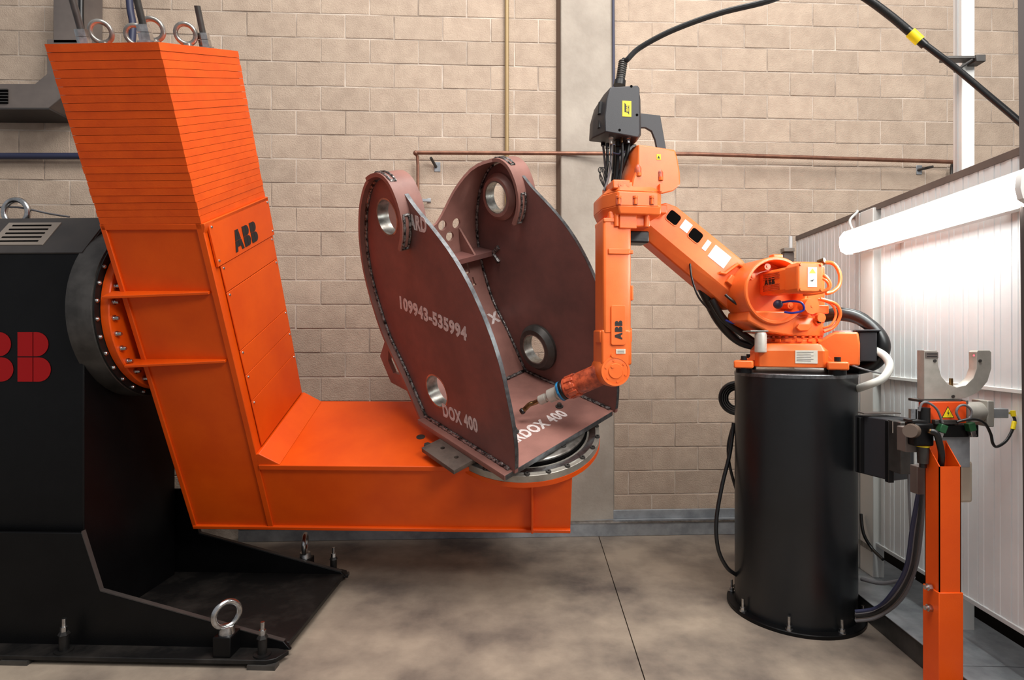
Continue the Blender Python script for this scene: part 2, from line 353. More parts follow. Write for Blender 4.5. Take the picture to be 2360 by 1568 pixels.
# tall posts that rise above the fence
tp = thing('tall_post', fp(2.99, -.06, 0), 'tall white steel post rising above the panel fence', 'post')
MB().prism([fp(2.96, -.05, 0), fp(3.025, -.05, 0), fp(3.025, -.115, 0), fp(2.96, -.115, 0)], (0, 0, 4.6)).build('box_column', WHITEPOST, tp, .004)
MB().prism([fp(2.985, -.045, 2.48), fp(3.0, -.045, 2.48), fp(3.0, -.05, 2.48), fp(2.985, -.05, 2.48)], (0, 0, 2.1)).build('seam_strip', RAIL, tp)
br = thing('pipe_bracket', fp(2.95, .0, 3.0), 'black steel bracket clamped on the tall white post', 'bracket')
MB().box(at(2215, 137, 2.93), (.19, .05, .014)).build('shelf_bar', DSTEEL, br, .002)
MB().cyl(at(2200, 165, 2.91), at(2240, 138, 2.91), .007, n=10).build('brace', DSTEEL, br)
MB().box(at(2250, 140, 2.93), (.05, .06, .035)).build('clamp', DSTEEL, br, .003)
# dark post at the right border
o = MB().prism([at(2345, -60, 2.35), at(2420, -60, 2.35), at(2440, 1623, 2.35), at(2362, 1623, 2.35)], (.09, .08, 0))
top(o, 'door_frame_post', DARKROOM, 'dark brown steel post at the right edge of the picture', 'post')
# conduit and box at the far fence end
cb = thing('junction_box', at(1815, 660, 4.62), 'small grey junction box where fence meets block wall', 'junction box')
MB().box(at(1815, 625, 4.62), (.08, .06, .30)).build('box_body', DUCT, cb, .004)
MB().box(at(1815, 577, 4.60), (.085, .065, .03)).build('box_cap', VENT, cb, .003)
MB().cyl(at(1822, 572, 4.62), at(1822, 545, 4.62), .014, n=12).build('conduit', RAIL, cb)

# ------------------------------------------------------------------ fluorescent lamp
lamp = thing('fluorescent_lamp', fp(2.95, .15, 2.165), 'lit white fluorescent batten lamp mounted along the panel fence', 'lamp')
def fq(y_, o_, z_): return fp(y_, o_ + .08, z_ - .065)
sec = [(.075, 2.345), (.115, 2.355), (.142, 2.335), (.148, 2.29), (.138, 2.25), (.11, 2.232), (.075, 2.238)]
hsec = [(.02, 2.372), (.118, 2.372), (.118, 2.360), (.073, 2.352), (.073, 2.230), (.02, 2.230)]
MB().loft([fq(2.28, o_, z_) for o_, z_ in hsec], [fq(3.62, o_, z_) for o_, z_ in hsec]).build('housing', WHITEPOST, lamp, .003)
MB().loft([fq(2.285, o_, z_) for o_, z_ in sec], [fq(3.615, o_, z_) for o_, z_ in sec]).build('diffuser', LAMP, lamp)
esec = [(.02, 2.372), (.12, 2.372), (.147, 2.338), (.152, 2.29), (.142, 2.246), (.11, 2.226), (.02, 2.228)]
for ya, yb in ((3.615, 3.635), (2.285, 2.265)):
    MB().loft([fq(ya, o_, z_) for o_, z_ in esec], [fq(yb, .02 + (o_ - .02) * .95, 2.3 + (z_ - 2.3) * .95) for o_, z_ in esec]).build('end_cap', WHITEPOST, lamp)
for yy in (2.55, 3.35): MB().box(fp(yy, .055, 2.235), (.10, .04, .05), fxn, fy).build('mounting_clip', STEEL, lamp)
MB().tube(spline([fq(3.60, .06, 2.35), fq(3.68, .05, 2.45), fp(3.76, .04, 2.46), fp(3.84, -.0, 2.485)]), .008).build('lead', RAIL, lamp)

# ------------------------------------------------------------------ positioner
yaw, tilt = .034, .419
A = V((math.cos(yaw), -math.sin(yaw), 0)); HN = V((math.sin(yaw), math.cos(yaw), 0))
N = HN * math.cos(tilt) + Z * math.sin(tilt); U = -HN * math.sin(tilt) + Z * math.cos(tilt)
O = V((-1.511, 3.39, 1.82))
def ap(a, n, u): return O + A * a + N * n + U * u
def hp(a, n, z): p = O + A * a + HN * n; return V((p.x, p.y, z))
HWd = .3715
pos = thing('welding_positioner', hp(-1.2, 0, 0), 'large orange and black L-arm welding positioner with a turntable', 'welding positioner')
# --- head
hd = MB()
prof = [(-.39, .04), (-.39, 2.075), (-.20, 2.30), (.20, 2.30), (.39, 2.075), (.39, .04)]
hd.prism([hp(-2.2, n, z) for n, z in prof], A * 1.46)
head = hd.build('head_housing', BLACK, pos, .008)
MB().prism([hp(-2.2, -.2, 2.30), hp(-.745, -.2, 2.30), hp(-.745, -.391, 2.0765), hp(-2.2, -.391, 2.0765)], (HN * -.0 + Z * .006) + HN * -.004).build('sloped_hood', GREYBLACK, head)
# louvre on the slope
sl = (V((0, 0, 0)) + (hp(0, -.39, 2.075) - hp(0, -.2, 2.30))).normalized(); sn = A.cross(sl).normalized()
if sn.z < 0: sn = -sn
g0 = hit(60, 540, hp(0, -.2, 2.31), sn)
MB().box(g0, (.30, .19, .012), A, sl, sn).build('hood_grille', VENT, head, .002)
for k in range(5): MB().box(g0 + sl * (-.066 + .033 * k) + sn * .003, (.22, .009, .012), A, sl, sn).build('louvre_slot', GROOVE, head)
# big red logo on the front
LM = frame(hp(0, -.3925, 0), A, Z, -HN)
pB = hit(118, 880, hp(0, -.39, 0), HN)
abb('red_logo', .262, frame(pB - A * (2.47 * .262) + HN * -.0025, A, Z, -HN), REDINK, head)
g1 = hit(0, 1408, hp(0, -.39, 0), HN)
MB().box(g1 + HN * -.004, (.11, .26, .008), A, Z, -HN).build('front_grille', VENT, head, .003)
for k in range(5): MB().loft([g1 + A * x_ + Z * (.09 - .043 * k + z_) + HN * o_ for x_, z_, o_ in ((-.05, 0, -.006), (.036, 0, -.006), (.036, .022, -.006), (-.05, .022, -.006))],
                             [g1 + A * x_ + Z * (.09 - .043 * k + z_) + HN * o_ for x_, z_, o_ in ((-.05, 0, -.018), (.03, 0, -.018), (.03, .004, -.018), (-.05, .004, -.018))]).build('louvre', VENT, head)
def eyebolt(mb, c, up, ax, R, r, hb=.05, rb=None):
    c = V(c); rb = rb or r * 1.9
    mb.cyl(c, c + up * hb, rb, rb * .85, 16); mb.torus(c + up * (hb + R * .93), ax, R, r); return mb
pe = hit(37, 500, hp(0, .05, 0), HN)
eyebolt(MB(), V((pe.x, pe.y, 2.30)), Z, HN, .075, .017, .03).build('lifting_eye', CHROME, head)
MB().tube(spline([at(-40, 480, 3.5), at(40, 478, 3.5), at(110, 492, 3.5), at(160, 500, 3.5)]), .006).build('sling_rope', GREYHOSE, head)
# --- base frame
MB().box(hp(-.91, 0, .05), (2.58, .86, .03), A, HN).build('base_plate', BLACKBASE, pos, .004)
for s in (-1, 1):
    wv = [(-2.2, .035), (-2.2, .62), (-.70, .62), (-.60, .32), (.36, .075), (.395, .035)]
    MB().prism([hp(a, s * .43, z) for a, z in wv], HN * (s * .022)).build('side_web', BLACK, pos, .003)
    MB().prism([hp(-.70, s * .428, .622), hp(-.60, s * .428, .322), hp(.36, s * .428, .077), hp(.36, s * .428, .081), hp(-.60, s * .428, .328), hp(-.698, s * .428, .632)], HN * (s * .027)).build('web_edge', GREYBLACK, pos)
    MB().prism([hp(-2.2, s * .45, .022), hp(.33, s * .45, .022), hp(.395, s * .47, .022), hp(.36, s * .545, .022), hp(.32, s * .565, .022), hp(-2.2, s * .565, .022)], (0, 0, .022)).build('foot_flange', BLACKBASE, pos, .003)
    for a in (-.74, .28):
        if s > 0 and a < 0: continue
        c = hp(a, s * .515, .044)
        lb = MB().cyl(c, c + Z * .008, .042, n=20).cyl(c + Z * .008, c + Z * .085, .022, n=16).cyl(c + Z * .085, c + Z * .10, .028, .02, 6).build('levelling_bolt', BLACKBASE, pos)
        MB().cyl(c + Z * .10, c + Z * .125, .017, n=6).cyl(c + Z * .1, c + Z * .165, .010, n=12).build('stud_end', CHROME, lb)
    c = hp(.09 if s < 0 else .09, s * .50, .044)
    eb = MB().box(c + Z * .05, (.09, .10, .10), A, HN).build('eye_block', BLACK, pos, .004)
    eyebolt(MB(), c + Z * .10, Z, (A * .75 + HN * -.66) if s < 0 else (A + HN * .25), .062, .0155, .035, .04).build('eye_ring', CHROME, eb)
    for a in (-.95, .30): MB().box(hp(a, s * .55, .011), (.14, .05, .022), A, HN).build('shim_pad', DSTEEL, pos)
# --- rotation joint
c0 = ap(0, 0, -.035)
MB().lathe(c0 + A * -.76, A, [(.50, 0), (.50, .135), (.475, .145), (.46, .15), (.02, .15)], 72).build('bearing_ring', DSTEEL, pos)
MB().ring(c0 + A * -.615, A, .43, .497, 0, .006, 72).build('bearing_face', BLACKBASE, pos)
fd = MB().lathe(c0 + A * -.605, A, [(.46, 0), (.46, .04), (.455, .045), (.02, .045)], 72).build('arm_flange', ORANGE, pos)
def bolt_mesh(name, r, h, m_):
    return MB().cyl((0, 0, 0), (0, 0, h * .3), r * 1.35, n=16).lathe((0, 0, h * .3), Z, [(r, 0), (r, h * .45), (r * .7, h * .7), (.0005, h * .72)], 14).mesh(name, None, m_)
bf = bolt_mesh('flange_bolt', .0115, .03, CHROME); bs = bolt_mesh('ring_bolt', .009, .012, CHROME)
def along(c, z):
    x, y = perp(z); return frame(c, x, y, z.normalized())
for k in range(32):
    t = 2 * math.pi * (k + .5) / 32; e = N * math.cos(t) + U * math.sin(t)
    if e.dot(N) < .35:
        link('flange_bolt', bf, fd, along(c0 + A * -.56 + e * .43, A)); link('ring_bolt', bs, pos, along(c0 + A * -.609 + e * .482, A))
# --- L arm
a0 = -.51; uT, uP, uB, uA = 1.369, .573, -1.359, -.887; aE = 1.866
sh = [(a0, uP), (0, uP), (0, uA), (aE - .02, uA), (aE, uA - .02), (aE, uB), (a0, uB)]
arm = MB().prism([ap(a, -HWd + .012, u) for a, u in sh], N * (2 * HWd - .024)).build('arm_body', ORANGE, pos, .004)
for s in (-1, 1):                                                     # edge flanges of the welded box
    for x0, x1, u0, u1 in ((a0 - .004, a0 + .022, uB, uP), (-.03, .004, uB, uP), (a0, 0, uP - .03, uP)):
        MB().prism([ap(x0, s * (HWd - .013), u0), ap(x1, s * (HWd - .013), u0), ap(x1, s * (HWd - .013), u1), ap(x0, s * (HWd - .013), u1)], N * (s * .013)).build('edge_flange', ORANGE, arm, .003)
MB().box(ap((aE + a0) / 2, 0, uB + .012), (aE - a0, 2 * HWd + .012, .024), A, N, U).build('bottom_plate', ORANGE, arm, .004)
MB().box(ap(.64, 0, uA + .006), (1.27, 2 * HWd + .016, .034), A, N, U).build('top_plate', ORANGE, arm, .004)
MB().box(ap(1.63, -HWd - .008, -1.15), (.014, .05, .38), A, N, U).build('end_rib', ORANGE, arm, .003)
MB().prism([ap(0.0, -HWd, uA + .095), ap(.02, -HWd, uA + .10), ap(.135, -HWd, uA + .024), ap(.12, -HWd, uA + .02), ap(0, -HWd, uA + .02)], N * (2 * HWd)).build('corner_gusset', ORANGE, arm, .004)
for u in (.215, -.178):
    MB().prism([ap(a0 - .05, -HWd + .012, u - .007), ap(a0 - .05, -HWd - .075, u - .007), ap(-.04, -HWd - .012, u - .007), ap(-.04, -HWd + .012, u - .007)], U * .014).build('stiffener_rib', ORANGE, arm, .002)
MB().cyl(ap(.92, -.07, uA + .022), ap(.92, -.07, uA + .0245), .028, n=24).build('plug_hole', DSTEEL, arm)
# cover panels on the right face
seams = [.573, .338, .19, -.152, -.305, -.474, -.78]
scr = MB().lathe((0, 0, 0), Z, [(.0075, 0), (.006, .004), (.0005, .0055)], 10).mesh('screw', None, CHROME)
for i in range(6):
    hi, lo = seams[i], seams[i + 1]; th = .012 if i == 0 else .007
    n0, n1 = ((-.36, .372) if i == 0 else (-.30, .352))
    if i == 0: n0 = -.335
    pn = MB().box(ap(.004 + th / 2, (n0 + n1) / 2, (hi + lo) / 2), (th, n1 - n0, hi - lo - .004), A, N, U).build('cover_panel', ORANGE, arm, .002)
    for n_ in (n0 + .022, n1 - .02):
        for u_ in ((hi - .03, lo + .03) if i == 0 else (hi - .02,)):
            link('screw', scr, pn, along(ap(.004 + th, n_, u_), A))
    if i == 0: abb('black_logo', .115, frame(ap(.0175, -.135, .362), N, U, A), INK, pn)
MB().prism([ap(0, -.3715, .573), ap(.016, -.3715, .573), ap(.016, -.3715, .556), ap(0, -.3715, .52)], N * .744).build('panel_ledge', ORANGE, arm, .002)
# --- counterweight: a stack of plates
np_ = 23; dh = (uT - uP) / np_
cw = MB().box(ap(-.255, 0, (uT + uP) / 2), (.48, 2 * HWd - .03, uT - uP - .01), A, N, U).build('counterweight_core', ORANGE, pos)
cm = MB().box((0, 0, 0), (.51, 2 * HWd, dh - .0016)).mesh('counterweight_plate', None, WEIGHT)
for k in range(np_):
    r = random.Random(k)
    link('counterweight_plate', cm, cw, frame(ap(-.255 + r.uniform(-.0015, .0015), r.uniform(-.0015, .0015), uP + (k + .5) * dh), A, N, U))
def onT(px, n): return hit(px, 100, ap(0, n, 0), N) 
def top_a(px, n):
    best = min((abs((CW / 2 + F * (ap(a / 500, n, uT) - CAM).x / (ap(a / 500, n, uT) - CAM).y) - px), a / 500) for a in range(-260, 40)); return ap(best[1], n, uT)
for px, n in ((198, -.10), (345, .26), (340, -.26), (475, .20)):
    c = top_a(px, n); st = MB().cyl(c, c + U * .20, .0155, n=14).build('threaded_stud', DSTEEL, cw)
    MB().cyl(c, c + U * .012, .04, n=20).cyl(c + U * .012, c + U * .045, .03, n=6).cyl(c + U * .047, c + U * .077, .029, n=6).build('hex_nut', CHROME, st)
for px, n in ((243, -.02), (322, .18), (360, -.10), (436, .16)):
    c = top_a(px, n); eyebolt(MB(), c, U, (A * .35 - N), .046, .012, .028, .026).build('eye_bolt', STEEL, cw)
# --- turntable
tc0 = ap(1.57, 0, 0)
TP = lambda u: tc0 + U * u
tt = MB().lathe(TP(uA - .16), U, [(.36, 0), (.38, .05), (.44, .10), (.492, .125), (.492, .158), (.30, .16)], 72).build('turntable_housing', ORANGE, pos)
rg = MB().ring(TP(uA), U, .40, .49, -.004, .045, 80).build('turntable_ring', FIXT2, pos, .003)
MB().ring(TP(uA), U, .425, .462, .045, .050, 80).build('ring_track', CHROME, rg)
rbm = MB().ring((0, 0, 0), Z, .006, .0135, 0, .011, 16).cyl((0, 0, 0), (0, 0, .003), .0165, n=16).mesh('ring_bolt', None, DSTEEL)
for k in range(24):
    t = 2 * math.pi * (k + .25) / 24; link('ring_bolt', rbm, rg, along(TP(uA + .045) + (A * math.cos(t) + N * math.sin(t)) * .475, U))
dk = MB().lathe(TP(uA), U, [(.41, .02), (.41, .062), (.40, .066), (.02, .066)], 80).build('rotating_disc', GROOVE, pos)
MB().lathe(TP(uA), U, [(.398, .06), (.398, .078), (.39, .082), (.02, .082)], 80).build('disc_plate', STEEL, dk)

# ------------------------------------------------------------------ workpiece
ang = math.radians(45.5); E1 = A * math.cos(ang) + N * math.sin(ang); E2 = -A * math.sin(ang) + N * math.cos(ang)
QF = ap(1.5225, -.552, -.76)
def kp(e, s, v): return QF + E1 * e + E2 * s + U * v
wpc = thing('welded_bracket', kp(.45, .45, -.04), 'red-brown welded steel excavator bracket clamped on the turntable', 'workpiece')
Wd = .90
front = [(-.017, -.01), (-.02, .141), (.001, .295), (.037, .438), (.091, .621), (.183, .812), (.309, .993), (.441, 1.128), (.579, 1.231), (.743, 1.335), (.84, 1.41), (.92, 1.452), (.996, 1.466), (1.07, 1.452), (1.155, 1.395), (1.22, 1.29), (1.27, 1.155), (1.287, 1.03), (1.28, .875), (1.23, .683), (1.135, .468), (.98, .268), (.80, .0)]
outl = [(p.x, p.y) for p in spline([V((a, b, 0)) for a, b in front], 4)]
hU, hL = (1.03, 1.245, .107), (.665, .238, .107)
SM = lambda e: frame(kp(e, 0, 0), E2, U, E1)
for e, side in ((.0125, 0), (Wd + .0125, 1)):
    sp = plate('side_plate', outl, [circ(*hU), circ(*hL)], .025, SM(e), RUST, wpc, .0012)
    # bright flame-cut rim along the front edge
    ed = outl[1:41]; mbx = MB()
    rim = MB().lofts([[kp(e - .0127, s_, v_) - (E2 * .0008), kp(e + .0127, s_, v_) - (E2 * .0008), kp(e + .0127, s_ + .002, v_), kp(e - .0127, s_ + .002, v_)] for s_, v_ in ed]).build('cut_edge', EDGE, sp)
    for (hx, hy, hr), ro, nm, th_ in ((hU, .158, 'upper_boss', .05), (hL, .168, 'lower_boss', .055)):
        sgn = 1 if side == 0 else -1
        b0 = kp(e + sgn * .0125, hx, hy)
        MB().lofts([[b0 + E1 * (sgn * h_) + (E2 * math.cos(2 * math.pi * i / 48) + U * math.sin(2 * math.pi * i / 48)) * r_ for i in range(48)] for r_, h_ in ((hr + .002, 0), (ro, 0), (ro, th_ * .35), (ro - .028, th_), (hr + .002, th_), (hr + .002, 0))], False).build(nm, RUSTL if nm == 'upper_boss' and side else DSTEEL if nm == 'lower_boss' else RUST, sp)
        MB().ring(kp(e, hx, hy), E1 * sgn, hr - .006, hr + .004, -.0135, th_ + .0115, 48).build('bore_sleeve', STEEL, sp)
# floor plate
floorp = plate('floor_plate', [(0.0, -.062), (.81, -.062), (.81, .94), (.0, .90)], [], .034, frame(kp(0, 0, -.017), E2, E1, -U), RUSTL, wpc, .0012)
MB().prism([kp(-.055, -.002, -.034), kp(.89, -.002, -.034), kp(.89, -.002, -.002), kp(-.055, -.002, -.002)], E2 * .002).build('cut_edge', EDGE, floorp)
# back sheet with straps round the upper bosses
prof = [V((a, b, 0)) for a, b in ((.80, .0), (.985, .268), (1.14, .468), (1.237, .683), (1.288, .875), (1.294, 1.04), (1.275, 1.165), (1.228, 1.30), (1.13, 1.43), (1.0, 1.482), (.90, 1.455), (.835, 1.37), (.805, 1.27), (.815, 1.18), (.85, 1.10))]
pc = spline(prof, 10); cum = [0]
for i in range(1, len(pc)): cum.append(cum[-1] + (pc[i] - pc[i - 1]).length)
def pl(L):
    L = max(0, min(L, cum[-1]))
    for i in range(1, len(pc)):
        if cum[i] >= L:
            t = (L - cum[i - 1]) / (cum[i] - cum[i - 1] + 1e-9); p = pc[i - 1].lerp(pc[i], t); d_ = (pc[i] - pc[i - 1]).normalized(); return p, V((d_.y, -d_.x, 0))
    return pc[-1], V((0, 1, 0))
Ltop = cum[90]; Lmid = cum[52]; Lst = cum[82]
def Lsad(e):
    x = min(1, max(0, (abs(e - .45) - .06) / .36)); x = x * x * (3 - 2 * x); return Lmid + (Ltop - Lmid) * x
ne, nl = 40, 44; vs = []; fs = []
for j in range(nl + 1):
    for i in range(ne + 1):
        e = -.045 + (Wd + .115) * i / ne; p, nn = pl(Lsad(e) * j / nl)
        for o_ in (0, .02): vs.append(kp(e, p.x + nn.x * o_, p.y + nn.y * o_))
ix = lambda i, j, k: (j * (ne + 1) + i) * 2 + k
for j in range(nl):
    for i in range(ne):
        for k in (0, 1): fs.append((ix(i, j, k), ix(i + 1, j, k), ix(i + 1, j + 1, k), ix(i, j + 1, k)))
    for i in (0, ne): fs.append((ix(i, j, 0), ix(i, j + 1, 0), ix(i, j + 1, 1), ix(i, j, 1)))
for i in range(ne):
    for j in (0, nl): fs.append((ix(i, j, 0), ix(i + 1, j, 0), ix(i + 1, j, 1), ix(i, j, 1)))
back = MB().add(vs, fs).build('back_plate', RUSTL, wpc)
for e0, e1 in ((-.062, .10), (Wd - .075, Wd + .087)):
    rings = []
    for j in range(31):
        L = Lst + (cum[-1] - Lst) * j / 30; p, nn = pl(L); w0, w1 = e0, e1
        rings.append([kp(w0, p.x, p.y), kp(w1, p.x, p.y), kp(w1, p.x + nn.x * .022, p.y + nn.y * .022), kp(w0, p.x + nn.x * .022, p.y + nn.y * .022)])
    stp = MB().lofts(rings).build('boss_strap', RUSTL, wpc)
    em = -.028 if e0 < 0 else Wd - .03
    for La, Lb, wv in ((cum[-1] - .20, cum[-1] - .015, .018), (Ltop - .03, Ltop + .11, .016)):
        q1_, q2_ = [], []
        for q in range(13):
            p, nn = pl(La + (Lb - La) * q / 12); c_ = kp(em, p.x + nn.x * .022, p.y + nn.y * .022); q1_.append(c_ + E1 * wv); q2_.append(c_ - E1 * wv)
        MB().tube(q1_ + q2_[::-1] + [q1_[0]], [.0085 * (1 + .15 * math.sin(i * 2.2)) for i in range(27)], 8).build('weld_seam', WELD, stp)
# slots and holes seen in the back sheet are rings and dark cuts on it
def onback(px, py, e0=.45):
    """point and outward normal of the back sheet seen at a pixel"""
    best = None
    for i in range(0, 101):
        L = cum[60] * i / 100; p, nn = pl(L); P = kp(0, p.x, p.y); nw = E2 * nn.x + U * nn.y; h_ = hit(px, py, P, nw); dd = (h_ - P).dot((E2 * (-nn.y) + U * nn.x))
        if best is None or abs(dd) < best[0]: best = (abs(dd), h_, nw)
    return best[1], best[2]
cut = MB()
for px, py, r_ in ((1020, 520, .036), (1052, 515, .036), (1037, 545, .034), (1008, 551, .034)):
    P, nw = onback(px, py); cut.cyl(P - nw * .05, P + nw * .08, r_, n=28)
def slot(px, py, pieces):
    P, nw = onback(px, py); y = E1.cross(nw).normalized(); y = y if y.z > 0 else -y
    for x_, y_, wx, wy in pieces: cut.box(P + E1 * x_ + y * y_ + nw * .01, (wx, wy, .12), E1, y, nw)
slot(1070, 617, ((-.03, 0, .012, .09), (.035, 0, .012, .09), (0, .04, .05, .012), (.02, -.042, .03, .012)))
slot(1085, 652, ((-.03, .01, .014, .05), (.0, -.01, .014, .05), (.03, .01, .014, .05), (-.02, -.03, .03, .012), (.03, -.02, .03, .012)))
carve(back, cut)
# shelf gusset inside
def inP(px, py, s): return hit(px, py, kp(0, s, 0), E2)
shv = .815
MB().prism([kp(.025, 1.275, shv), kp(Wd, 1.275, shv), kp(Wd, 1.12, shv), kp(.025, 1.12, shv)], U * .038).build('inner_shelf', RUST, wpc, .002)
MB().prism([kp(.73, 1.29, .85), kp(.73, 1.13, .85), kp(.73, 1.295, 1.02)], E1 * .016).build('shelf_gusset', RUSTL, wpc, .002)
for q in (1, -1): MB().tube([kp(Wd - .004, 1.125, shv + .02), kp(Wd - .004, 1.06, shv + .02 + q * .055)], [.014, .017], 8).build('weld_seam', WELD, wpc)
# welds
def weld(pts, r=.012, par=wpc): return MB().tube(pts, [r * (1 + .18 * math.sin(i * 2.4)) for i in range(len(pts))], 8).build('weld_seam', WELD, par)
def lin_(a, b, n=40): return [V(a).lerp(V(b), i / n) for i in range(n + 1)]
weld(lin_(kp(-.008, .02, .004), kp(-.008, .80, .004)), .013)
weld(lin_(kp(Wd - .006, .02, .005), kp(Wd - .006, .80, .005)), .012)
weld(lin_(kp(.03, .80, .008), kp(Wd, .80, .008)), .013)
for e in (-.006, Wd - .006): weld([kp(e, pl(cum[82] * i / 90)[0].x - .006, pl(cum[82] * i / 90)[0].y) for i in range(91)], .010)
# rear lug
lug = [(.90, .14), (1.0, .05), (1.10, .02), (1.345, .009), (1.455, .179), (1.32, .40), (1.25, .47), (1.14, .48), (1.0, .29)]
plate('rear_lug', lug, [[(1.20, .12), (1.30, .10), (1.35, .18), (1.33, .27), (1.24, .34), (1.19, .30), (1.17, .22)]], .03, SM(.10), RUSTL, wpc, .001)
# lettering
def wtext(body, p0, p1, hgt, nrm, parent, flip=False):
    x = (p1 - p0).normalized(); x = (x - nrm * x.dot(nrm)).normalized(); y = nrm.cross(x).normalized()
    c = bpy.data.curves.new('t', 'FONT'); c.body = body; c.size = 1; c.space_character = 1.12
    t = bpy.data.objects.new('t', c); COL.objects.link(t); bpy.context.view_layer.update(); wd = t.dimensions.x; bpy.data.objects.remove(t)
    sz = hgt / .70; sx = (p1 - p0).length / (wd * sz)
    return text('stencil_lettering', body, sz, frame(p0 + nrm * .0012, x, y, nrm), WHITEMARK, parent, .0006, .005, sx)
pn0 = kp(0, 0, 0)
wtext('109943-535994', hit(920, 708, pn0, E1), hit(1070, 782, pn0, E1), .075, -E1, wpc)
wtext('DOX 400', hit(1022, 958, pn0, E1), hit(1100, 996, pn0, E1), .082, -E1, wpc)
wtext('ARDOX 400', hit(1179, 1028, kp(0, 0, 0), U), hit(1309, 957, kp(0, 0, 0), U), .085, U, wpc)
wtext('ARD', hit(946, 525, pn0, E1), hit(983, 536, pn0, E1), .075, -E1, wpc)
P0, nw = onback(1152, 716)
wtext('OX 400', P0 + E1 * .05, P0 - E1 * .33, .075, -nw, wpc)
# fixture plate and clamping studs
fxp = thing('fixture_plate', kp(.2, .45, -.05), 'small grey steel fixture plate with two holes under the bracket', 'fixture plate')
plate('fixture_bar', rrect(.27, -.20, .58, .3, .004), [circ(.36, -.11, .014, 16), circ(.49, -.11, .014, 16)], .028, frame(kp(0, 0, -.049), E2, E1, -U), FIXT, fxp, .001)
MB().box(kp(.45, .40, -.0485), (.5, .5, .026), E1, E2, U).build('adapter_plate', STEEL, fxp, .002)
for s in (.62,): MB().cyl(kp(-.13, s, -.085), kp(-.13, s, -.062), .022, n=6).build('hex_nut', DSTEEL, fxp)
for px, py in ((1289, 938), (1187, 996)):
    c = hit(px, py, kp(0, 0, 0), U)
    sb = thing('clamp_bolt', c, 'dark socket-head bolt in the floor plate ' + ('beyond the white lettering' if px > 1200 else 'beside the near side plate'), 'bolt')
    MB().cyl(c, c + U * .006, .026, n=20).build('washer', DSTEEL, sb); MB().cyl(c + U * .006, c + U * .026, .017, .014, 12).build('bolt_head', DSTEEL, sb)
dc = MB().tube([TP(uA + .084) + A * .05 + N * -.33, TP(uA + .084) + A * .33 + N * -.02], .004, 6).build('chalk_mark', CHALK, dk)
dbm = MB().ring((0, 0, 0), Z, .007, .017, 0, .008, 18).mesh('disc_bolt', None, DSTEEL)
for k in range(12):
    t = 2 * math.pi * (k + .5) / 12; link('disc_bolt', dbm, dk, along(TP(uA + .082) + (A * math.cos(t) + N * math.sin(t)) * .35, U))

# ------------------------------------------------------------------ robot pedestal
PC = V((1.705, 3.465, 0))
pd = thing('robot_pedestal', PC, 'dark grey steel cylinder pedestal carrying the orange robot', 'pedestal')
MB().lathe(PC, Z, [(.38, 0), (.38, .018), (.377, .022), (.34, .022)], 80).build('foot_flange', BLACK, pd)
MB().lathe(PC, Z, [(.334, .02), (.334, 1.408)], 80).build('column', PED, pd)
MB().lathe(PC, Z, [(.336, 1.406), (.336, 1.424), (.333, 1.428), (.1, 1.428)], 80).build('top_plate', EDGE, pd, label='bright worn rim of the pedestal top')
abm = MB().cyl((0, 0, 0), (0, 0, .006), .020, n=16).cyl((0, 0, .006), (0, 0, .024), .015, n=6).cyl((0, 0, .02), (0, 0, .075), .008, n=10).mesh('anchor_bolt', None, CHROME)
for k in range(8):
    t = math.radians(-112 + 45 * k - 8); link('anchor_bolt', abm, pd, Matrix.Translation(PC + V((math.cos(t) * .357, math.sin(t) * .357, .022))))

# ------------------------------------------------------------------ robot
RB = V((1.705, 3.465, 1.428)); D = V((-.992, -.125, 0)).normalized(); Mv = V((.125, -.992, 0)).normalized()
def rp(p, q, h): return RB + D * p + Mv * q + Z * h
SR = V((.9, -.436, 0)).normalized(); NB = V((-.436, -.9, 0)).normalized()
def bp(s, q, h): return RB + SR * s + NB * q + Z * h
rob = thing('welding_robot', RB, 'orange six-axis welding robot arm on the dark grey pedestal', 'robot')
# --- base casting
base = MB().lofts([[bp(s * k + c_, q * k, h) for s, q in ((-.235, -.17), (-.185, -.235), (.15, -.235), (.20, -.17), (.20, .17), (.15, .235), (-.185, .235), (-.235, .17))] for k, h, c_ in ((1, .035, 0), (1, .13, 0), (.90, .162, 0), (.86, .172, 0))]).build('base_casting', ROBOT, rob, .006)
for s in (-.265, .215):
    for q in (-.235, .235):
        ft = MB().box(bp(s, q, .05), (.105, .10, .045), SR, NB).build('base_foot', ROBOT, base, .008)
        MB().cyl(bp(s, q, 0), bp(s, q, .03), .045, n=20).build('foot_washer', BLACK, base)
        MB().cyl(bp(s, q, .07), bp(s, q, .098), .017, n=14).build('foot_bolt', RUBBER, base)
        sg = 1 if s > 0 else -1; qg = 1 if q > 0 else -1
        MB().prism([bp(s - sg * .01, q - qg * .05, .07), bp(s - sg * .10, q - qg * .05, .07), bp(s - sg * .10, q - qg * .05, .165)], NB * (qg * .022)).build('foot_rib', ROBOT, base, .004)
MB().lofts([[bp(x_, y_, h) for x_, y_ in pts] for h, pts in ((.05, ((.12, -.20), (.325, -.20), (.325, .205), (.12, .205))), (.175, ((.12, -.20), (.325, -.20), (.325, .205), (.12, .205))), (.235, ((.205, -.19), (.318, -.19), (.318, .195), (.205, .195))))]).build('rear_box', ROBOT, base, .010)
MB().box(bp(.37, -.02, .155), (.085, .30, .165), SR, NB).build('connector_box', FEED, base, .006)
MB().box(bp(.37, -.02, .245), (.12, .32, .010), SR, NB).build('connector_lid', FEED, base, .003)
MB().cyl(bp(.26, -.03, .235), bp(.26, -.03, .247), .055, n=28).build('round_cap', RAIL, base)
lb = MB().box(bp(.062, .2365, .097), (.112, .003, .074), SR, NB).build('type_plate', LABELW, base, label='white rating label')
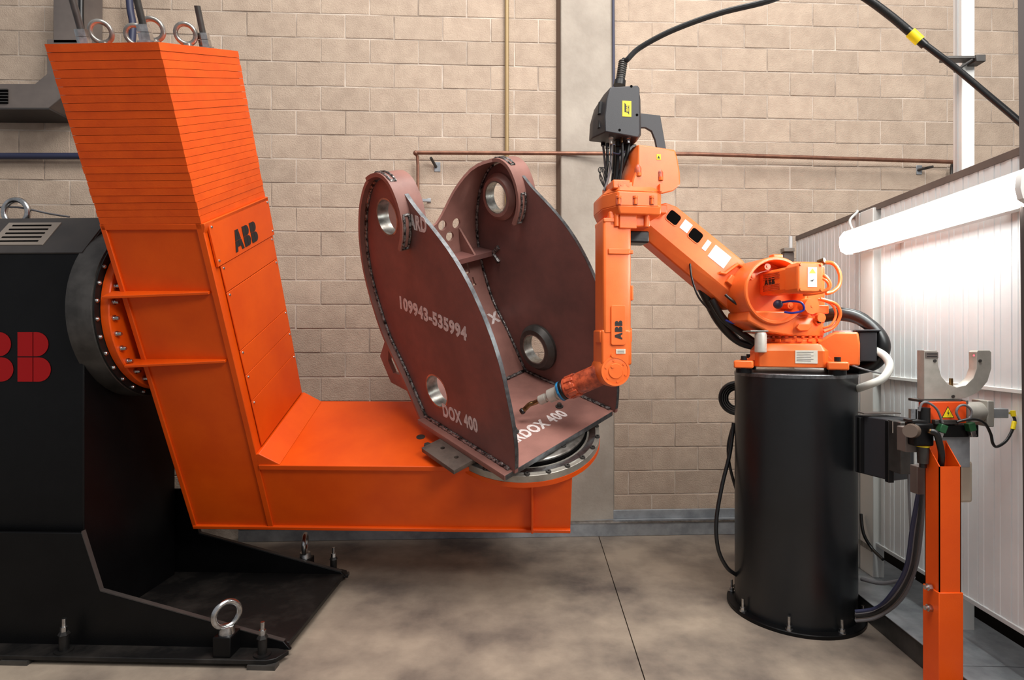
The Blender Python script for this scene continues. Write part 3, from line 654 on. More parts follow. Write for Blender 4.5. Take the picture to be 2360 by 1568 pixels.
for k in range(6): MB().box(bp(.055 - .006 * (k % 2), .2382, .122 - .0095 * k), (.085 - .012 * (k % 2), .0008, .003), SR, NB).build('printed_line', GREYHOSE, lb)
MB().lathe(bp(0, 0, .17), Z, [(.165, -.01), (.165, .016), (.15, .022), (.15, .034)], 48).build('base_ring', ROBOT, base)
tm = MB().box((0, 0, 0), (.03, .014, .016)).mesh('ring_lug', None, ROBOT)
for k in range(18):
    t = 2 * math.pi * k / 18; e = SR * math.cos(t) + NB * math.sin(t); link('ring_lug', tm, base, frame(bp(0, 0, .190) + e * .168, Z.cross(e), e, Z))
# --- turret
tur = MB().lathe(rp(0, 0, .195), Z, [(.138, 0), (.138, .018), (.158, .022), (.16, .04), (.158, .09), (.145, .12), (.115, .14), (.10, .155), (.02, .155)], 48).build('turret', ROBOT, rob)
hb = MB().cyl((0, 0, 0), (0, 0, .01), .010, n=8).mesh('ring_screw', None, ROBOT)
for k in range(22):
    t = 2 * math.pi * k / 22; link('ring_screw', hb, tur, Matrix.Translation(rp(0, 0, .211) + V((math.cos(t) * .146, math.sin(t) * .148, -.006))))
MB().lofts([[rp(p, q, h) for p, h in ((.10, .215), (-.02, .22), (-.06, .29), (-.02, .345), (.08, .33), (.14, .36), (.36, .36), (.37, .30), (.24, .235))] for q in (-.12, .13)]).build('shoulder_bracket', ROBOT, tur, .010)
MB().cyl(rp(-.04, .12, .30), rp(-.045, .165, .30), .022, n=20).build('turret_stop', ROBOT, tur)
MB().cyl(rp(-.045, .165, .30), rp(-.046, .175, .30), .013, n=6).build('stop_bolt', RUBBER, tur)
pt = [(.07 + .0, .235), (.10, .22), (.0, .22), (-.02, .235), (.0, .26), (.05, .26)]
MB().prism([rp(p, .152, h) for p, h in ((.09, .262), (.075, .285), (-.005, .285), (.0, .262), (.02, .245), (.07, .245))], Mv * .012).build('cast_badge', ROBOT, tur, .003)
# shoulder cup and axis-two motor
SC = rp(.205, 0, .477)
cup = MB().lathe(SC + Mv * -.12, Mv, [(.10, 0), (.185, .005), (.195, .03), (.195, .265), (.190, .272), (.178, .272), (.172, .262), (.172, .15), (.02, .15)], 64).build('shoulder_cup', ROBOT, tur)
for t in (35, 80, 125, 170, 215, 260):
    c = SC + (D * math.cos(math.radians(t)) + Z * math.sin(math.radians(t))) * .145
    MB().cyl(c + Mv * .03, c + Mv * .10, .022, .019, 16).cyl(c + Mv * .1, c + Mv * .105, .008, n=8).build('cup_boss', ROBOT, cup)
MB().box(SC + Z * .197 + Mv * .11 + D * -.02, (.06, .05, .03), D, Mv).build('cup_lug', ROBOT, cup, .006)
MB().lofts([[rp(p, q, h) for p, h in ((.10, .60), (.02, .625), (-.02, .60), (.0, .57), (.09, .56))] for q in (.06, .13)]).build('cup_bracket', ROBOT, cup, .006)
mo = MB().lofts([[rp(p, q, h) for p, h in ((.115, .47), (.13, .455), (.225, .455), (.24, .47), (.24, .58), (.225, .595), (.13, .595), (.115, .58))] for q in (.03, .30)]).build('axis_motor', ROBOT, cup, .003)
MB().lofts([[rp(p, q, h) for p, h in ((.105, .462), (.125, .445), (.23, .445), (.25, .462), (.25, .585), (.23, .605), (.125, .605), (.105, .585))] for q in (.30, .405)]).build('motor_cap', ROBOT, cup, .004)
MB().box(rp(.178, .41, .525), (.14, .012, .155), D, Mv).build('motor_end_plate', ROBOT, cup, .006)
for k in range(4):
    for j in (0, 1): MB().box(rp(.2415, .155, .478 + .010 * k if j == 0 else .572 - .010 * k), (.004, .16, .004), D, Mv).build('cooling_fin', WRISTP, mo)
abb('motor_logo', .042, frame(rp(.2408, .085, .508), Mv, Z, D), INK, mo)
wl = MB().box(rp(.17, .417, .525), (.052, .003, .105), D, Mv).build('warning_label', LABELW, mo)
MB().prism([rp(.19, .4188, .545), rp(.15, .4188, .545), rp(.17, .4188, .572)], Mv * .0008).build('yellow_triangle', YELLOW, wl)
MB().prism([rp(.187, .4188, .505), rp(.165, .4188, .512), rp(.155, .4188, .522), rp(.17, .4188, .500)], Mv * .0008).build('symbol', INK, wl)
for dp, dh_ in ((.058, .066), (-.058, .066), (.058, -.066), (-.058, -.066)):
    MB().cyl(rp(.178 + dp, .416, .525 + dh_), rp(.178 + dp, .424, .525 + dh_), .008, n=10).build('end_screw', ROBOT, cup)
# rear axis-one motor stack on the right of the turret
m1 = MB().box(rp(-.065, .04, .46), (.115, .15, .34), D, Mv).build('axis_one_motor', ROBOT, tur, .008)
MB().box(rp(-.025, .03, .625), (.19, .14, .055), D, Mv).build('motor_top', ROBOT, m1, .006)
MB().box(rp(-.065, .06, .37), (.13, .16, .05), D, Mv).build('motor_flange', ROBOT, m1, .006)
MB().cyl(rp(.02, .14, .385), rp(.02, .20, .385), .05, .045, 28).cyl(rp(.02, .2, .385), rp(.02, .203, .385), .008, n=8).build('oil_cover', ROBOT, tur)
MB().cyl(rp(-.05, .16, .30 + .02), rp(-.05, .185, .32), .026, n=20).build('round_port', ROBOT, m1)
MB().cyl(rp(-.09, .10, .645), rp(-.11, .13, .655), .02, n=14).build('connector_plug', BROWNST, m1)
for k, (pts, r_) in enumerate((([(-.09, .1, .645), (-.15, .14, .64), (-.18, .16, .58), (-.17, .17, .51), (-.12, .18, .47), (-.08, .18, .46)], .011),
                               ([(.11, .30, .55), (.05, .34, .545), (.02, .35, .49), (.05, .33, .455), (.12, .28, .45)], .010),
                               ([(.11, .32, .53), (.06, .36, .52), (.035, .36, .48), (.07, .34, .45), (.13, .28, .44)], .007),
                               ([(-.06, .16, .43), (-.14, .18, .40), (-.17, .18, .34), (-.14, .17, .27), (-.08, .16, .24)], .009),
                               ([(-.06, .14, .43), (-.12, .17, .40), (-.15, .17, .34), (-.12, .17, .28), (-.08, .15, .26)], .007))):
    MB().tube(spline([rp(*p) for p in pts]), r_, 10).build('motor_lead', ROBOT, m1)
MB().tube(spline([rp(.22, .17, .40), rp(.17, .22, .41), rp(.12, .25, .40), rp(.10, .24, .36), rp(.15, .22, .345), rp(.19, .20, .35)]), .006).build('blue_lead', BLUECABLE, tur)
MB().ball(rp(.215, .18, .395), .026).build('blue_plug', BLUEB, tur)
# grease cylinder under the shoulder
MB().box(rp(.30, .09, .243), (.11, .09, .010), D, Mv).build('canister_bracket', STEEL, tur, .002)
MB().lathe(rp(.285, .12, .12), Z, [(.030, 0), (.033, .004), (.033, .10), (.028, .115)], 24).build('canister', ALU, tur)
# --- lower arm
q0, q1 = -.20, -.03
def armpt(px, py, q): return hit(px, py, rp(0, q, 0), Mv)
la_fr = [(1500, 478), (1535, 467), (1560, 476), (1712, 600), (1745, 640), (1740, 700), (1700, 690), (1672, 664), (1490, 512)]
la_fu = [(1500, 478), (1535, 467), (1560, 476), (1712, 600), (1745, 640), (1740, 712), (1690, 712), (1668, 694), (1466, 523)]
F1 = [armpt(x_, y_, q1) for x_, y_ in la_fr]; F2 = [armpt(x_, y_, q1) for x_, y_ in la_fu]
lowarm = MB().lofts([[p - Mv * (q1 - q0) for p in F2], [p - Mv * .055 for p in F2], F1]).build('lower_arm', ROBOT, rob, .008)
ax = (armpt(1712, 600, q1) - armpt(1560, 476, q1)).normalized(); an = ax.cross(Mv).normalized()
if an.z < 0: an = -an
for px, py in ((1552, 502), (1603, 543)):
    c = armpt(px, py, q1)
    plate('arm_window', rrect(-.040, -.033, .040, .033, .016), [], .004, frame(c + Mv * .001, ax, an, Mv), GROOVE, lowarm)
    plate('window_rim', rrect(-.046, -.039, .046, .039, .02), [rrect(-.040, -.033, .040, .033, .016)], .005, frame(c + Mv * .001, ax, an, Mv), ROBOT, lowarm, .001)
for c0_, wx, wy in (((1581, 522), .058, .062), ((1628, 566), .03, .066), ((1658, 592), .125, .085)):
    plate('white_label', rrect(-wx / 2, -wy / 2, wx / 2, wy / 2, .003), [], .002, frame(armpt(*c0_, q1) + Mv * .0015, ax, an, Mv), LABELW, lowarm)
cl = armpt(1688, 625, q1)
MB().tube([cl + an * .055 + Mv * .01 + ax * .03, cl + an * .05 + Mv * .012, cl - an * .045 + Mv * .012 - ax * .03, cl - an * .06 + Mv * .01 - ax * .06], .009, 8).build('hinge_bar', ROBOT, lowarm)
MB().box(cl - an * .055 + ax * .035 + Mv * .012, (.07, .055, .03), ax, an, Mv).build('hinge_block', ROBOT, lowarm, .005)
MB().box(cl + an * .03 + ax * .07 + Mv * .008, (.05, .06, .02), ax, an, Mv).build('hinge_plate', ROBOT, lowarm, .005)
# --- upper arm housing
def hpt(px, py, q=.15): return armpt(px, py, q)
h1 = [(1423, 442), (1525, 449), (1520, 470), (1516, 480), (1424, 471), (1416, 466), (1416, 446)]
hl = [rp(1.15, .15, 1.005), rp(.895, .15, 1.0), rp(.905, .15, .945), rp(.925, .15, .925), rp(1.14, .15, .925), rp(1.15, .15, .945)]
hs = MB().lofts([[rp(1.10, .15, h), rp(.91, .15, h), rp(.885, .12, h), rp(.885, -.16, h), rp(.91, -.20, h), rp(1.10, -.20, h), rp(1.175, -.19, h), rp(1.205, -.14, h), rp(1.205, .05, h), rp(1.145, .15, h)] for h in (.935, .945, 1.01, 1.02)]).build('elbow_flange', ROBOT, rob, .008)
MB().lofts([[rp(.90 + (p - .90) * k, q * k, h) for p, q in ((1.145, .15), (.895, .15), (.885, .12), (.885, -.16), (.91, -.20), (1.175, -.19), (1.205, -.14), (1.205, .05))] for h, k in ((.895, .94), (.94, 1.0))]).build('elbow_skirt', ROBOT, hs, .006)
MB().lofts([[rp(p, q, h) for p, q in pts] for h, pts in ((1.018, ((1.145, .15), (.90, .15), (.885, .12), (.885, -.16), (1.175, -.19), (1.205, -.14), (1.205, .05))), (1.075, ((1.125, .135), (1.0, .14), (.90, .12), (.90, -.15), (1.12, -.17), (1.15, -.13), (1.15, .05))))]).build('elbow_lid', ROBOT, hs, .006)
for px in (1426, 1464, 1502):
    c = hpt(px, 463, .15)
    MB().box(c + Mv * -.004 + Z * .003, (.030, .014, .055), D, Mv).build('bolt_pocket', WRISTP, hs, .004)
    MB().cyl(c + Mv * .004 + Z * -.02, c + Mv * .004 + Z * .022, .0085, n=12).cyl(c + Mv * .004 + Z * .014, c + Mv * .004 + Z * .026, .0125, n=12).build('pocket_bolt', ROBOT, hs)
for px, py in ((1431, 426), (1449, 429)):
    c = hpt(px, py, .14); MB().cyl(c + Mv * -.03, c + Mv * .004, .016, n=18).cyl(c + Mv * .004, c + Mv * .006, .007, n=8).build('cover_screw', ROBOT, hs)
MB().box(rp(1.12, .03, 1.06), (.10, .22, .05), D, Mv).build('screw_ledge', ROBOT, hs, .006)
cf = [(x_, y_, .145) for x_, y_ in ((1471, 333), (1556, 346), (1562, 368), (1567, 398), (1568, 426), (1551, 441), (1527, 447), (1455, 434), (1459, 412), (1470, 385))]
cb_ = [(1456, 340), (1536, 351), (1542, 370), (1547, 398), (1547, 425), (1532, 441), (1505, 447), (1422, 440), (1422, 405), (1430, 378)]
cov = MB().loft([armpt(x_, y_, -.12) for x_, y_ in cb_], [armpt(x_, y_, q) for x_, y_, q in cf]).build('gear_cover', ROBOT, hs, .007)
for px, py in ((1472, 394), (1522, 404)):
    c = hpt(px, py, .142); MB().lathe(c + Z * -.03 + Mv * -.010, Z, [(.020, 0), (.020, .045), (.012, .065), (.002, .072)], 20).build('cover_recess', WRISTP, hs)
    MB().cyl(c + Z * -.03 + Mv * .006, c + Z * -.012 + Mv * .006, .011, n=10).build('recess_bolt', ROBOT, hs)
MB().box(hpt(1521, 434, .155), (.012, .03, .045), D, Mv).build('cover_tab', ROBOT, hs, .002)
yl = MB().box(hpt(1518, 362, .146), (.024, .003, .030), D, Mv).build('yellow_label', YELLOW, hs)
MB().prism([hpt(1518, 362, .1478) + D * x_ + Z * z_ for x_, z_ in ((.008, -.008), (-.008, -.008), (0, .008))], Mv * .001).build('label_triangle', INK, yl)
MB().box(rp(1.06, -.03, .875), (.24, .26, .085), D, Mv).build('elbow_block', ROBOT, hs, .008)
MB().box(rp(1.075, .105, .865), (.10, .02, .09), D, Mv).build('elbow_pad', ROBOT, hs, .004)
for p_ in (.965, 1.14): MB().cyl(rp(p_, .104, .832), rp(p_, .104, .912), .013, n=14).build('block_rib', ROBOT, hs)
MB().box(rp(.86, -.05, .955), (.10, .16, .05), D, Mv).build('elbow_hook', ROBOT, hs, .006)
MB().box(rp(.98, -.08, .80), (.16, .12, .07), D, Mv).build('elbow_black_block', RUBBER, hs, .01)  # black block for the cable ends under the elbow
# --- forearm
fa = MB().lofts([[rp(p, q, h) for p, q in ((1.205, .10), (1.075, .10), (1.05, .085), (1.04, .05), (1.04, -.07), (1.06, -.09), (1.20, -.09), (1.214, -.075), (1.214, .09))] for h in (.23, .50, .872)]).build('forearm', ROBOT, rob, .010)
MB().lofts([[rp(p, q, h) for p, q in ((1.213, .103), (1.08, .103), (1.055, .09), (1.04, .04), (1.04, -.07), (1.06, -.095), (1.21, -.095))] for h in (.855, .878)]).build('forearm_collar', ROBOT, fa, .004)
MB().box(rp(1.125, .103, .690), (.125, .014, .032), D, Mv).build('forearm_bar', ROBOT, fa, .004)
MB().box(rp(1.054, .088, .690), (.03, .02, .022), D, Mv).build('forearm_catch', ROBOT, fa, .004)
MB().box(rp(1.038, .05, .46), (.016, .05, .085), D, Mv).build('forearm_lug', ROBOT, fa, .005)
pn = plate('logo_panel', rrect(1.088, .163, 1.172, .388, .012), [], .012, frame(rp(0, .104, 0), D, Z, -Mv), ROBOT, fa, .003)
abb('forearm_logo', .043, frame(rp(1.108, .1112, .195), Z, D, Mv), INK, pn)
wr = MB().lofts([[rp(p, q, h) for p, q in ((1.222, .095), (1.06, .105), (1.048, .09), (1.048, -.09), (1.222, -.09))] for h in (.05, .235, .25)] ).build('wrist_yoke', ROBOT, fa, .010)
MB().box(rp(1.218, .03, .21), (.022, .10, .07), D, Mv).build('yoke_lug', ROBOT, fa, .006)
MB().box(rp(1.05, .03, .22), (.022, .10, .08), D, Mv).build('yoke_lug', ROBOT, fa, .006)
WC = rp(1.145, 0, .017)
wd_ = MB().lathe(WC + Mv * -.095, Mv, [(.085, 0), (.092, .01), (.092, .16), (.088, .175), (.082, .19), (.078, .198), (.072, .200), (.044, .200), (.040, .206), (.005, .206)], 56).build('wrist_drum', ROBOT, fa)
MB().ring(WC, Mv, .072, .083, .098, .1075, 56).build('drum_rim', ROBOT, fa)
for k in range(6):
    t = math.radians(20 + 60 * k); MB().cyl(WC + Mv * .10 + (D * math.cos(t) + Z * math.sin(t)) * .060, WC + Mv * .109 + (D * math.cos(t) + Z * math.sin(t)) * .060, .006, n=10).build('drum_screw', ROBOT, fa)
c = rp(1.16, .095, .105); MB().cyl(c, c + Mv * .016, .012, n=14).build('drum_screw', ROBOT, fa)
c = rp(1.165, .10, .045); MB().cyl(c, c + Mv * .016, .010, n=14).build('drum_screw', ROBOT, fa)
lb = MB().box(rp(1.115, .1045, .128), (.054, .003, .026), D, Mv).build('serial_label', OFFW, fa)
for k in range(3): MB().box(rp(1.115, .1065, .136 - .008 * k), (.04, .0008, .002), D, Mv).build('printed_line', GREYHOSE, lb)
# --- wrist and welding torch
TIP = hit(1200, 950, ap(0, 0, -.69), U)
kn = hit(1240, 925, TIP + V((0, 0, .0)), V((.3, 1, 0)).normalized())
td = (kn - WC).normalized(); tl = (kn - WC).length
tx = td.cross(Z).normalized(); ty = tx.cross(td)
to = MB().lathe(WC, td, [(.058, .02), (.066, .05), (.066, .20), (.062, .215), (.062, .235), (.066, .24), (.066, tl * .58), (.058, tl * .60)], 40).build('wrist_body', WRISTP, rob, label='soot-stained orange wrist body')
for k in range(10):
    t = 2 * math.pi * k / 10; e = tx * math.cos(t) + ty * math.sin(t)
    MB().box(WC + td * (tl * .58 - .045) + e * .066, (.024, .012, .06), td.cross(e), e, td).build('wrist_rib', WRISTP, to, .003)
tor = MB().lathe(WC, td, [(.056, tl * .60), (.060, tl * .61), (.060, tl * .645), (.058, tl * .65)], 36).build('torch_collar', RUBBER, rob)
MB().lathe(WC, td, [(.060, tl * .645), (.061, tl * .65), (.061, tl * .672), (.058, tl * .68)], 36).build('blue_ring', BLUERING, tor)
MB().lathe(WC, td, [(.05, tl * .68), (.05, tl * .70), (.036, tl * .71), (.036, tl * .73), (.042, tl * .735), (.042, tl * .83), (.036, tl * .84), (.030, tl * .845)], 32).build('torch_body', ALU, tor)
MB().lathe(WC, td, [(.024, tl * .84), (.024, tl * .88), (.030, tl * .885), (.030, tl * .97), (.024, tl * .985), (.012, tl)], 12).build('torch_nut', ALU, tor)
nk = spline([kn - td * .02, kn + td * .03, kn.lerp(TIP, .5) + V((0, 0, .012)), TIP.lerp(kn, .18), TIP], 8)
MB().tube(nk, [.015] * (len(nk) - 9) + [.016] * 3 + [.018] * 6, 14).build('swan_neck', BROWNST, tor)
MB().tube(nk[-9:], [.0165, .02, .02, .02, .02, .019, .018, .017, .014], 14).build('gas_nozzle', RUBBER, tor)

# ------------------------------------------------------------------ wire feeder
wf = thing('wire_feeder', rp(1.10, -.05, 1.30), 'black plastic wire feeder box with a yellow sticker on the robot elbow', 'wire feeder')
back_o = [(1.245, 1.375), (1.24, 1.47), (1.215, 1.56), (1.17, 1.62), (1.02, 1.65), (.955, 1.615), (.945, 1.40), (.985, 1.355)]
mid_o = [(1.25, 1.36), (1.245, 1.46), (1.22, 1.555), (1.18, 1.618), (1.01, 1.642), (.962, 1.60), (.958, 1.39), (.99, 1.345)]
frn_o = [(1.205, 1.362), (1.207, 1.45), (1.195, 1.55), (1.175, 1.615), (1.015, 1.634), (1.002, 1.62), (1.0, 1.36), (1.01, 1.338)]
fb = MB().lofts([[rp(p, q, h) for p, h in o_] for q, o_ in ((-.10, back_o), (.0, mid_o), (.085, frn_o), (.10, frn_o))]).build('feeder_case', FEED, wf, .006)
for x_, y_ in ((1455, 199), (1468, 265), (1428, 300)):
    c = armpt(x_, y_, .10); MB().cyl(c + Mv * -.004, c + Mv * .0012, .0075, n=14).build('case_screw', GROOVE, fb)
for h0, h1 in ((1.50, 1.58), (1.42, 1.48)):
    MB().tube([rp(1.218, .045, h0 - .02), rp(1.212, .04, h1 - .03)], .014, 10).build('case_recess', RUBBER, fb)
st = MB().box(armpt(1444.5, 251, .10) + Mv * .001, (.052, .002, .088), D, Mv).build('sticker', YELLOW, fb, label='yellow sticker with a black mark')
cs = armpt(1444.5, 251, .10) + Mv * .0022
MB().prism([cs + D * x_ + Z * z_ for x_, z_ in ((.014, .034), (.004, .022), (-.013, .020), (-.013, -.034), (-.004, -.022), (.014, -.020))], Mv * .0006).build('sticker_mark', INK, st)
text('sticker_word', 'ESAB', .019, frame(cs + Mv * .001 + D * -.0085 + Z * -.017, Z, D, Mv), YELLOW, st, .0004, .0004)
MB().prism([armpt(x_, y_, -.10) for x_, y_ in ((1470, 260), (1522, 266), (1540, 370), (1520, 370), (1510, 322), (1502, 302), (1488, 294), (1470, 294))], Mv * -.02).build('mounting_arm', FEED, wf, .003)
MB().box(rp(1.01, -.11, 1.30), (.10, .08, .12), D, Mv).build('mounting_block', RUBBER, wf, .006)
cn = armpt(1432, 190, -.05)
gl = MB().lathe(cn + V((-.012, 0, -.02)), V((.16, 0, 1)), [(.036, 0), (.034, .03), (.026, .035), (.026, .06)], 20).build('cable_gland', RUBBER, wf)
for k in range(9): MB().torus(cn + V((-.012, 0, -.02)) + V((.16, 0, 1)).normalized() * (.042 + .0125 * k), V((.16, 0, 1)), .021, .0065, 20, 8).build('gland_spring', DSTEEL, gl)
conn = [((1390, 325), -.10, .018, BLACK, .06), ((1408, 322), .03, .014, ALU, .05), ((1425, 328), .0, .024, RUBBER, .05), ((1433, 318), .05, .009, BROWNST, .055), ((1448, 322), .05, .014, CHROME, .04), ((1400, 345), .0, .012, RUBBER, .06)]
for (px, py), q, r_, m_, L_ in conn:
    c = armpt(px, py, q); MB().lathe(c + Z * (L_ * .6), -Z, [(r_, 0), (r_, L_ * .5), (r_ * .75, L_ * .55), (r_ * .75, L_ * 1.1)], 16).build('hose_fitting', m_, wf)
hs_ = [([(1390, 335), (1394, 375), (1397, 410), (1400, 440)], -.05, .007, GREYHOSE), ([(1408, 330), (1408, 370), (1402, 410), (1392, 440)], 0, .007, GREYHOSE),
       ([(1425, 330), (1425, 380), (1420, 430)], -.02, .020, RUBBER), ([(1434, 325), (1434, 370), (1428, 425)], .03, .008, RUBBER),
       ([(1448, 330), (1444, 360), (1430, 400), (1424, 430)], .0, .012, RUBBER), ([(1400, 350), (1400, 375), (1396, 410)], -.02, .009, RUBBER),
       ([(1418, 335), (1416, 380), (1412, 425)], -.06, .012, RUBBER), ([(1440, 350), (1425, 355), (1412, 352)], .02, .005, BLUEB), ([(1412, 400), (1405, 372), (1395, 395)], .02, .003, RUBBER)]
for pts, q, r_, m_ in hs_: MB().tube(spline([armpt(x_, y_, q) for x_, y_ in pts]), r_, 10).build('hose', m_, wf)
for k in range(3): MB().tube(spline([armpt(1397, 440, 0), armpt(1388 - 3 * k, 410, 0), armpt(1379 + 4 * k, 393, 0), armpt(1384 + 4 * k, 386, 0), armpt(1390 + 3 * k, 400, 0), armpt(1398, 440, 0)]), .0028, 6).build('tied_wire', RUBBER, wf)

# ------------------------------------------------------------------ hoses and cables
def cable(name, pts, r, m_, label, cat, n=10, sub=8):
    p = spline(pts, sub); return top(MB().tube(p, r, n), name, m_, label, cat, None, pts[0])
gt = cn + V((.012, 0, .13))
cable('welding_cable', [gt, at(1445, 138, 3.36), at(1475, 110, 3.34), at(1550, 70, 3.28), at(1660, 30, 3.2), at(1790, -4, 3.1), at(1900, -60, 3.0)], .016, RUBBER, 'black welding cable arching up from the top of the wire feeder', 'cable')
hz = thing('feed_conduit', at(2110, 85, 2.75), 'black ribbed feed conduit with a yellow clamp crossing the upper right', 'conduit')
pa = spline([at(1900, -60, 3.0), at(1990, -8, 2.86), at(2050, 35, 2.79), at(2097, 74, 2.74)], 10)
MB().tube(pa, .0135, 10).build('inner_hose', RUBBER, hz)
for i in range(6, len(pa) * 3):
    t = i / 3
    if t >= len(pa) - 1: break
    p = pa[int(t)].lerp(pa[int(t) + 1], t - int(t)); MB().torus(p, pa[int(t) + 1] - pa[int(t)], .014, .0045, 16, 6).build('spring_coil', RUBBER, hz)
MB().cyl(at(2098, 75, 2.74), at(2120, 95, 2.73), .023, n=18).build('yellow_clamp', YELLOW, hz)
MB().cyl(at(2090, 68, 2.74), at(2132, 105, 2.73), .018, n=14).build('clamp_sleeve', RUBBER, hz)
MB().tube(spline([at(2128, 100, 2.73), at(2200, 155, 2.68), at(2280, 222, 2.60), at(2346, 278, 2.52), at(2420, 345, 2.42)]), .0135, 12).build('outer_hose', RUBBER, hz)
def rq(px, py, q): return armpt(px, py, q)
rh = [rq(1470, 505, -.14), rq(1530, 560, -.15), rq(1595, 610, -.15), rq(1630, 680, -.17), rq(1660, 740, -.18), rq(1700, 785, -.17), rq(1745, 800, -.12)]
top(MB().tube(spline(rh), [.026 + .016 * math.sin(math.pi * min(1, i / 40)) for i in range(49)], 16), 'hose_bundle', RUBBER, 'thick black hose bundle hanging below the robot lower arm', 'hose', None, rh[3])
cable('corrugated_hose', [rq(1640, 690, -.10), rq(1668, 735, -.10), rq(1705, 765, -.10), rq(1740, 790, -.08)], .021, RUBBER, 'black corrugated hose entering the robot base from the left', 'hose', 14)
cable('air_line', [rq(1590, 600, -.05), rq(1594, 640, -.05), rq(1610, 685, -.05), rq(1636, 716, -.08)], .006, RUBBER, 'thin black air line looping beneath the robot lower arm', 'cable')
cable('sensor_cable', [rq(1672, 738, -.08), rq(1690, 745, -.06), rq(1720, 745, -.02), rq(1752, 740, .03)], .006, BLUECABLE, 'thin blue sensor cable below the robot shoulder', 'cable')
cable('arm_cable', [rq(1672, 680, -.02), rq(1690, 695, .02), rq(1712, 708, .03), rq(1735, 712, .0)], .008, RUBBER, 'short black cable curving under the robot shoulder cup', 'cable')
cable('supply_hose', [rq(1880, 735, -.1), at(1925, 726, 3.45), at(1975, 733, 3.35), at(2018, 762, 3.25), at(2036, 800, 3.2), at(2015, 838, 3.25), at(1960, 852, 3.35), at(1920, 855, 3.45)], .036, RUBBER, 'thick black supply hose looping behind the robot base', 'hose', 16)
cable('supply_lead', [rq(1890, 722, -.12), at(1940, 715, 3.5), at(1990, 728, 3.42), at(2030, 765, 3.33)], .016, RUBBER, 'thinner black lead lying along the big supply hose', 'hose', 12)
cable('white_hose', [at(2018, 808, 3.2), at(2040, 822, 3.15), at(2050, 845, 3.12), at(2035, 872, 3.1), at(2000, 888, 3.14), at(1970, 898, 3.3), at(1935, 905, 3.55)], .021, WHITEHOSE, 'white ribbed hose running from the base plug to the pedestal', 'hose', 14)
cable('thin_white_cable', [at(1950, 838, 3.2), at(1985, 850, 3.12), at(2015, 858, 3.12), at(2040, 862, 3.11)], .005, GREYHOSE, 'thin grey cable between the robot base and the white hose', 'cable', 8)
cable('pedestal_cable', [at(1691, 975, 3.6), at(1682, 1045, 3.58), at(1664, 1120, 3.55), at(1651, 1200, 3.52), at(1655, 1265, 3.5), at(1675, 1308, 3.5), at(1698, 1326, 3.52)], .012, RUBBER, 'black cable hanging in a long loop left of the pedestal', 'cable', 12)
cable('pedestal_lead', [at(1688, 985, 3.65), at(1678, 1030, 3.64), at(1683, 1080, 3.62), at(1700, 1140, 3.62)], .009, RUBBER, 'short black lead crossing the cable left of the pedestal', 'cable', 10)
rl_ = thing('cable_reel', at(1690, 920, 3.75), 'black round cable coil hung behind the upper left of the pedestal', 'cable reel')
for k in range(4): MB().torus(at(1698, 918, 3.72 + .02 * k), V((.35, 1, 0)), .10 - .012 * k, .013, 36, 8).build('cable_turn', RUBBER, rl_)
for k, (dx, m_, r_) in enumerate(((0, RUBBER, .013), (11, GREYHOSE, .010), (-10, BLUEB, .010), (6, DUCT, .008), (-5, GREYHOSE, .009))):
    cable('stand_cable', [at(2122 + dx * .5, 1135, 2.75), at(2112 + dx, 1220, 2.8), at(2098 + dx, 1310, 2.86), at(2065 + dx, 1375 + dx * .6, 2.95), at(2020, 1412 + dx, 3.05), at(1972, 1420 + dx, 3.12)], r_, m_,
          ['black cable in the middle of the bundle between stand and pedestal foot', 'grey cable on the right of the bundle beside the stand', 'dark blue cable on the left of the bundle beside the stand', 'thin brown-grey cable right of centre in the stand bundle', 'grey cable left of centre in the stand bundle'][k], 'cable', 10)
cable('floor_cable', [at(1985, 1335, 3.30), at(2030, 1345, 3.2), at(2070, 1340, 3.1), at(2105, 1330, 2.98)], .011, GREYHOSE, 'grey cable lying across the floor duct behind the stand', 'cable')
cable('drop_cable', [at(2072, 1070, 2.9), at(2092, 1085, 2.9), at(2095, 1140, 2.9), at(2099, 1230, 2.9), at(2098, 1275, 2.88)], .006, GREYHOSE, 'thin light grey cable dropping beside the orange stand', 'cable')
cable('slack_cable', [at(1984, 1185, 3.7), at(1990, 1230, 3.65), at(2010, 1265, 3.6), at(2035, 1290, 3.5)], .010, RUBBER, 'black slack cable behind the pedestal by the fence foot', 'cable')

# ------------------------------------------------------------------ black cabinet behind the pedestal
cbx = thing('control_box', at(2010, 1100, 3.15), 'black cooling unit box mounted right of the pedestal', 'control box')
fa_, fb_, fc_, fd_ = at(1970, 957, 3.20), at(2055, 968, 2.98), at(2055, 1110, 2.98), at(1970, 1088, 3.20)
bk = V((.16, .06, 0))
MB().loft([fa_, fb_, fc_, fd_], [p + bk for p in (fa_, fb_, fc_, fd_)]).build('box_body', FEED, cbx, .006)
for x_, y0_, y1_, yy in ((1984, 962, 1090, 3.155), (2050, 970, 1112, 2.975)):
    MB().box(at(x_, (y0_ + y1_) / 2, yy), (.03, .03, (y1_ - y0_) / F * yy)).build('corner_rail', RUBBER, cbx, .003)
MB().box(at(2010, 953, 3.12) + V((.05, .02, 0)), (.20, .06, .006)).build('box_lid', DUCT, cbx)
MB().box(at(2072, 1030, 2.92), (.05, .10, .26)).build('side_plate', DSTEEL, cbx, .003)
MB().box(at(2062, 985, 2.93), (.02, .004, .06)).build('white_tag', LABELW, cbx)

